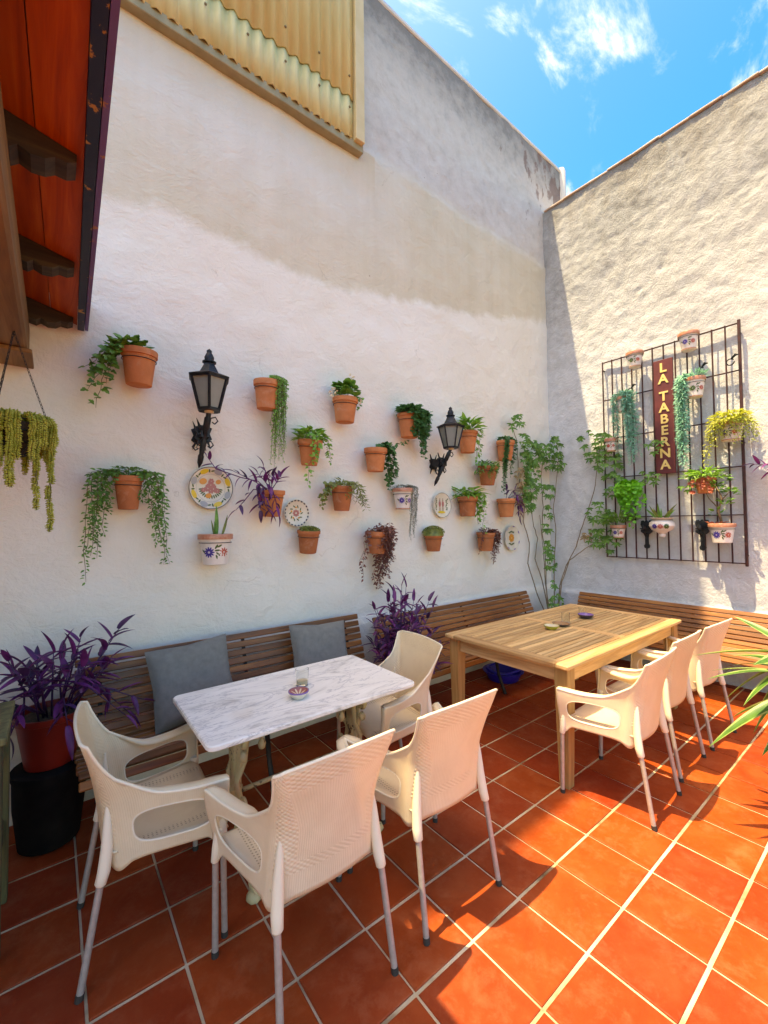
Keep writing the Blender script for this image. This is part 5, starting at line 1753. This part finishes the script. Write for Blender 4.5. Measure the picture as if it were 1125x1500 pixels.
# purple trailing plant on the wall right of the grille
t, r, h, off = wall_pot(.66, 2.10, .20, .18, 'purple trailing plant on the right wall at the edge of view', side=True, group='potted plants on the right wall')
rr = random.Random(71); S = MB()
for pth, n in (([(0, 0, h), (-.10, -.06, h + .02), (-.22, -.08, h + .0), (-.30, -.09, h + .02)], 9), ([(0, 0, h), (-.08, -.06, h + .05), (-.18, -.08, h - .06)], 7), ([(0, 0, h), (.08, -.06, h + .07), (.16, -.08, h + .02)], 7), ([(0, 0, h), (0, -.10, h + .05), (-.02, -.12, h - .1)], 7)):
    purple_stem(t, S, rr, pth, n, 1.0)
tag(S.build('stems', M['purple'], t, smooth=True), kind='stuff')

# ------------------------------------------------------------------ floor and hanging plants
# hanging basket with burro's tail
hb = thing('hanging_basket', 'wire basket of yellow-green burro tail hanging from the porch beam', 'basket', (-.155, 2.60, 1.94))
q = MB()
for zz_, r_ in ((0, .05), (.05, .105), (.10, .128), (.15, .135)):
    q.tube([(r_ * math.cos(a), r_ * math.sin(a), zz_) for a in [2 * PI * k / 28 for k in range(29)]], .003, 5, cap=False)
for k in range(14):
    a = 2 * PI * k / 14
    q.tube([(r_ * math.cos(a), r_ * math.sin(a), zz_) for zz_, r_ in ((0, .05), (.05, .105), (.10, .128), (.15, .135))], .002, 4)
q.build('wire_basket', M['iron'], hb, smooth=True)
MB().lathe([(.045, .003), (.10, .052), (.122, .10), (.128, .140), (.0, .142)], 20, cap1=False).build('liner', M['soil'], hb, smooth=True)
for k in range(3):
    a = 2 * PI * k / 3 + .1
    q = MB()
    A, B = V((.135 * math.cos(a), .135 * math.sin(a), .15)), V((0, 0, .58))
    for i in range(26):
        p0, p1 = A.lerp(B, i / 26), A.lerp(B, (i + 1.25) / 26)
        dd = (p1 - p0).normalized()
        sd = dd.orthogonal().normalized()
        if i % 2: sd = dd.cross(sd)
        mid = (p0 + p1) / 2
        L_ = (p1 - p0).length / 2
        q.tube([mid + dd * (L_ * math.cos(b)) + sd * (.004 * math.sin(b)) for b in [2 * PI * j / 8 for j in range(9)]], .0012, 4, cap=False)
    q.build('chain', M['iron'], hb)
rb2 = random.Random(61)
q = MB(); S = MB()
for k in range(34):
    a = rb2.uniform(0, 2 * PI)
    dr = rb2.choice((.10, .14, .18, .22, .16, .30, .12)) if k < 31 else (.50, .40, .36)[k - 31]
    if k >= 31: a = (-.4, -.9, .1)[k - 31]
    r0 = .115 + rb2.uniform(0, .03)
    pts = [V((.06 * math.cos(a), .06 * math.sin(a), .16)), V((r0 * math.cos(a), r0 * math.sin(a), .175)), V(((r0 + .02) * math.cos(a), (r0 + .02) * math.sin(a), .14))]
    n_ = int(dr / .03)
    for i in range(1, n_ + 1): pts.append(pts[2] + V((rb2.uniform(-.004, .004), rb2.uniform(-.004, .004), -dr * i / n_)))
    S.tube(pts, .002, 4)
    ln = [0]
    for u_, v_ in zip(pts, pts[1:]): ln.append(ln[-1] + (v_ - u_).length)
    s = .01
    while s < ln[-1]:
        if k >= 31 and dr * .62 < s - .08 < dr * .80: s += .01; continue
        for j in range(len(pts) - 1):
            if s <= ln[j + 1]: break
        p0 = pts[j].lerp(pts[j + 1], (s - ln[j]) / (ln[j + 1] - ln[j]))
        ax = (pts[j + 1] - pts[j]).normalized()
        o1 = ax.orthogonal().normalized()
        tp = min(1.0, (ln[-1] - s) / .03 + .35)
        for w in range(6):
            d = (Matrix.Rotation(w * PI / 3 + s * 130, 3, ax) @ o1 + ax * rb2.uniform(.1, .7)).normalized()
            e1 = d.orthogonal().normalized(); e2 = d.cross(e1)
            L_, r_ = .0165 * tp * rb2.uniform(.8, 1.2), .0052 * tp
            c0 = p0 + d * (.002 + L_ * .45)
            q.add([c0 - d * (L_ * .5), c0 + e1 * r_, c0 + e2 * r_, c0 - e1 * r_, c0 - e2 * r_, c0 + d * (L_ * .5)], [(0, 2, 1), (0, 3, 2), (0, 4, 3), (0, 1, 4), (5, 1, 2), (5, 2, 3), (5, 3, 4), (5, 4, 1)])
        s += .0085
tag(q.build('foliage', M['burro'], hb, smooth=True), kind='stuff')
tag(S.build('stems', M['stem'], hb), kind='stuff')

# red pot of purple plant on a black planter
bp = thing('black_planter', 'large black planter on the floor under the red pot', 'planter', (.0, 2.82, 0))
MB().lathe([(.115, 0), (.128, .01), (.150, .20), (.153, .34), (.160, .36), (.160, .385), (.15, .39), (.01, .391)], 30, cap1=True).build('pot', M['blackpot'], bp, smooth=True, auto=35)
rp = thing('potted_plant', 'red pot overflowing with dark purple leaves at the left end of the bench', 'flower pot', (.0, 2.82, .392))
RH = .265
MB().lathe([(.095, 0), (.105, .004), (.110, .03), (.143, RH - .035), (.154, RH - .03), (.158, RH), (.145, RH), (.14, RH - .03)], 34, cap1=False).build('pot', M['redglaze'], rp, smooth=True, auto=35)
MB().lathe([(.001, RH - .02), (.142, RH - .03)], 20, cap0=False, cap1=False).build('soil', M['soil'], rp)
rr = random.Random(81); S = MB()
for k in range(17):
    a = rr.uniform(-2.9, .4) if k < 12 else rr.uniform(0, 2 * PI)
    R0 = rr.uniform(.03, .12); R1 = rr.uniform(.12, .30); hgt = rr.uniform(.16, .36)
    c_, s_ = math.cos(a), math.sin(a) * .7
    purple_stem(rp, S, rr, [(R0 * c_, R0 * s_, RH - .02), (R1 * .7 * c_, R1 * .7 * s_, RH + hgt * .55), (R1 * c_, R1 * s_, RH + hgt)], rr.randint(6, 8), 1.05)
for a, out, dz in ((-.5, .36, -.06), (-.2, .42, -.03), (.0, .34, -.10), (-2.6, .30, -.08), (-1.3, .24, -.02), (-2.2, .28, -.06), (3.3, .30, .0)):
    c_, s_ = math.cos(a), math.sin(a)
    purple_stem(rp, S, rr, [(.05 * c_, .05 * s_, RH), (.18 * c_, .18 * s_, RH + .10), (out * c_, out * s_, RH + dz)], 6, 1.0)
purple_stem(rp, S, rr, [(.08, 0, RH), (.20, .02, RH + .20), (.30, .04, RH + .36)], 9, 1.1)
tag(S.build('stems', M['purple_dk'], rp, smooth=True), kind='stuff')

# purple bush between the two benches
pb = thing('potted_plant', 'tall bushy purple plant in a floor pot between the two back benches', 'flower pot', (2.20, 2.62, 0))
MB().lathe(pot_profile(.17, .12, .42), 30, cap1=False).build('pot', M['blackpot'], pb, smooth=True, auto=35)
MB().lathe([(.001, .40), (.15, .39)], 20, cap0=False, cap1=False).build('soil', M['soil'], pb)
rr = random.Random(91); S = MB()
for k in range(54):
    a = rr.uniform(0, 2 * PI)
    R0 = rr.uniform(.02, .11); R1 = rr.uniform(.05, .40); hgt = (rr.uniform(.34, .74) if k < 34 else rr.uniform(.02, .34)) * (1 - .35 * (R1 / .40) ** 2)
    c_, s_ = math.cos(a), math.sin(a) * .75
    if s_ > .5: s_ = .5
    purple_stem(pb, S, rr, [(R0 * c_, R0 * s_, .40), (R1 * .6 * c_, R1 * .6 * s_, .40 + hgt * .6), (R1 * c_, R1 * s_, .40 + hgt)], rr.randint(7, 9), 1.0)
tag(S.build('stems', M['purple_dk'], pb, smooth=True), kind='stuff')

# variegated strap-leaf plant at the right edge
vp = thing('potted_plant', 'variegated green and cream strap-leaf plant at the right edge of view', 'flower pot', (3.06, .36, 0))
MB().lathe(pot_profile(.17, .12, .34), 30, cap1=False).build('pot', M['terra'], vp, smooth=True, auto=35)
MB().lathe([(.001, .325), (.15, .315)], 20, cap0=False, cap1=False).build('soil', M['soil'], vp)
rr = random.Random(101)
MB().tube([(0, 0, .32), (.0, .0, .65), (0, 0, .98)], [.018, .016, .012], 8).build('stem', M['wood_stem'], vp, smooth=True)
for k in range(38):
    a = k * 2.4 + rr.uniform(-.2, .2)
    el = rr.uniform(-.15, 1.1) if k < 26 else rr.uniform(-.9, -.3)
    zz_ = rr.uniform(.62, .98)
    place_leaf(LSTR[k % 3], vp, (.01 * math.cos(a), .01 * math.sin(a), zz_), (math.cos(a), math.sin(a), el), rr.uniform(-.5, .5), rr.uniform(.75, 1.05))

# old wooden bench end at the far left
ow = thing('old_wooden_stand', 'weathered mossy wooden stand at the left edge beside the red pot', 'stand', (-.36, 2.32, 0))
for x, y in ((.19, -.17), (.19, .17), (-.19, -.17), (-.19, .17)):
    MB().box((x - .03, y - .03, 0), (x + .03, y + .03, .80), bev=.005).build('leg', M['oldwood'], ow)
for z in (.26, .62):
    MB().box((.165, -.14, z), (.205, .14, z + .10), bev=.004).build('side_rail', M['oldwood'], ow)
    MB().box((-.16, -.205, z), (.16, -.165, z + .10), bev=.004).build('front_rail', M['oldwood'], ow)
for k in range(4): MB().box((-.23 + .117 * k, -.22, .802), (-.23 + .117 * k + .112, .22, .83), bev=.004).build('plank', M['oldwood'], ow)

# blue basin under the bench
bb = thing('plastic_basin', 'blue plastic basin lying under the bench behind the wooden table', 'basin', (3.66, 2.72, 0))
MB().lathe([(.14, 0), (.15, .006), (.185, .085), (.205, .090), (.207, .097), (.18, .094), (.145, .014), (.001, .012)], 32, cap1=False).build('bowl', M['bluetub'], bb, smooth=True, auto=40)
MB().tube([(.16 * math.cos(a), .16 * math.sin(a), .11 + .012 * math.sin(3 * a)) for a in [2 * PI * k / 40 * 1.9 for k in range(41)]], .011, 8).build('hose', M['bluetub'], bb, smooth=True)

# ------------------------------------------------------------------ things on the tables
def tumbler(x, y, z, label, h=.085, r=.033, fill=None):
    t = thing('tumbler', label, 'glass', (x, y, z))
    MB().lathe([(r * .8, 0), (r * .86, .002), (r, h), (r * .93, h), (r * .80, .010), (.001, .009)], 24, cap1=False).build('glass', M['glass'], t, smooth=True, auto=50)
    if fill: MB().lathe([(r * .76, .011), (r * .80, fill), (.001, fill)], 20, cap1=False).build('candle_wax', M['flower'], t, smooth=True, auto=50)
def bowl(x, y, z, r, h, outer, inner, label, name='bowl', cat='bowl'):
    t = thing(name, label, cat, (x, y, z))
    b = MB().lathe([(r * .55, 0), (r * .6, .003), (r * .9, h * .6), (r, h), (r * .95, h * .99)], 26, cap1=False).build('body', M[outer], t, smooth=True, auto=50)
    MB().lathe([(r * .955, h * .985), (r * .8, h * .5), (r * .4, h * .2), (.001, h * .18)], 26, cap0=False, cap1=False).build('lining', M[inner], t, smooth=True)
    return t
ZM = .741
tumbler(1.06, 2.085, ZM, 'small clear glass with a candle stub on the marble table', .088, .036, .03)
t = bowl(.972, 1.95, ZM, .050, .036, 'plate', 'p_rose', 'small bowl with painted purple rim on the marble table')
q = MB(); petals(q, lambda a, b: (a, b, .011 + .5 * math.hypot(a, b)), 0, 0, .04, 8, .15, .12); q.build('painted_rays', M['flower'], t)
q = MB().lathe([(.0505, .030), (.0512, .036), (.046, .0365)], 26, cap0=False, cap1=False); q.build('rim', M['p_violet'], t, smooth=True)
ZW = .751
bowl(3.145, 1.865, ZW, .058, .030, 'yellowgreen', 'flower', 'pale round ashtray at the front of the wooden table', 'ashtray', 'ashtray')
bowl(3.315, 1.880, ZW, .070, .018, 'p_dark', 'p_pbrown', 'dark flat ashtray beside the glass on the wooden table', 'ashtray', 'ashtray')
tumbler(3.43, 1.905, ZW, 'clear glass by the dark ashtray on the wooden table', .085, .034)
bowl(3.735, 1.885, ZW, .068, .034, 'p_dark', 'p_violet', 'dark bowl towards the right end of the wooden table')
tumbler(3.80, 1.95, ZW, 'small clear glass behind the dark bowl on the wooden table', .075, .030)
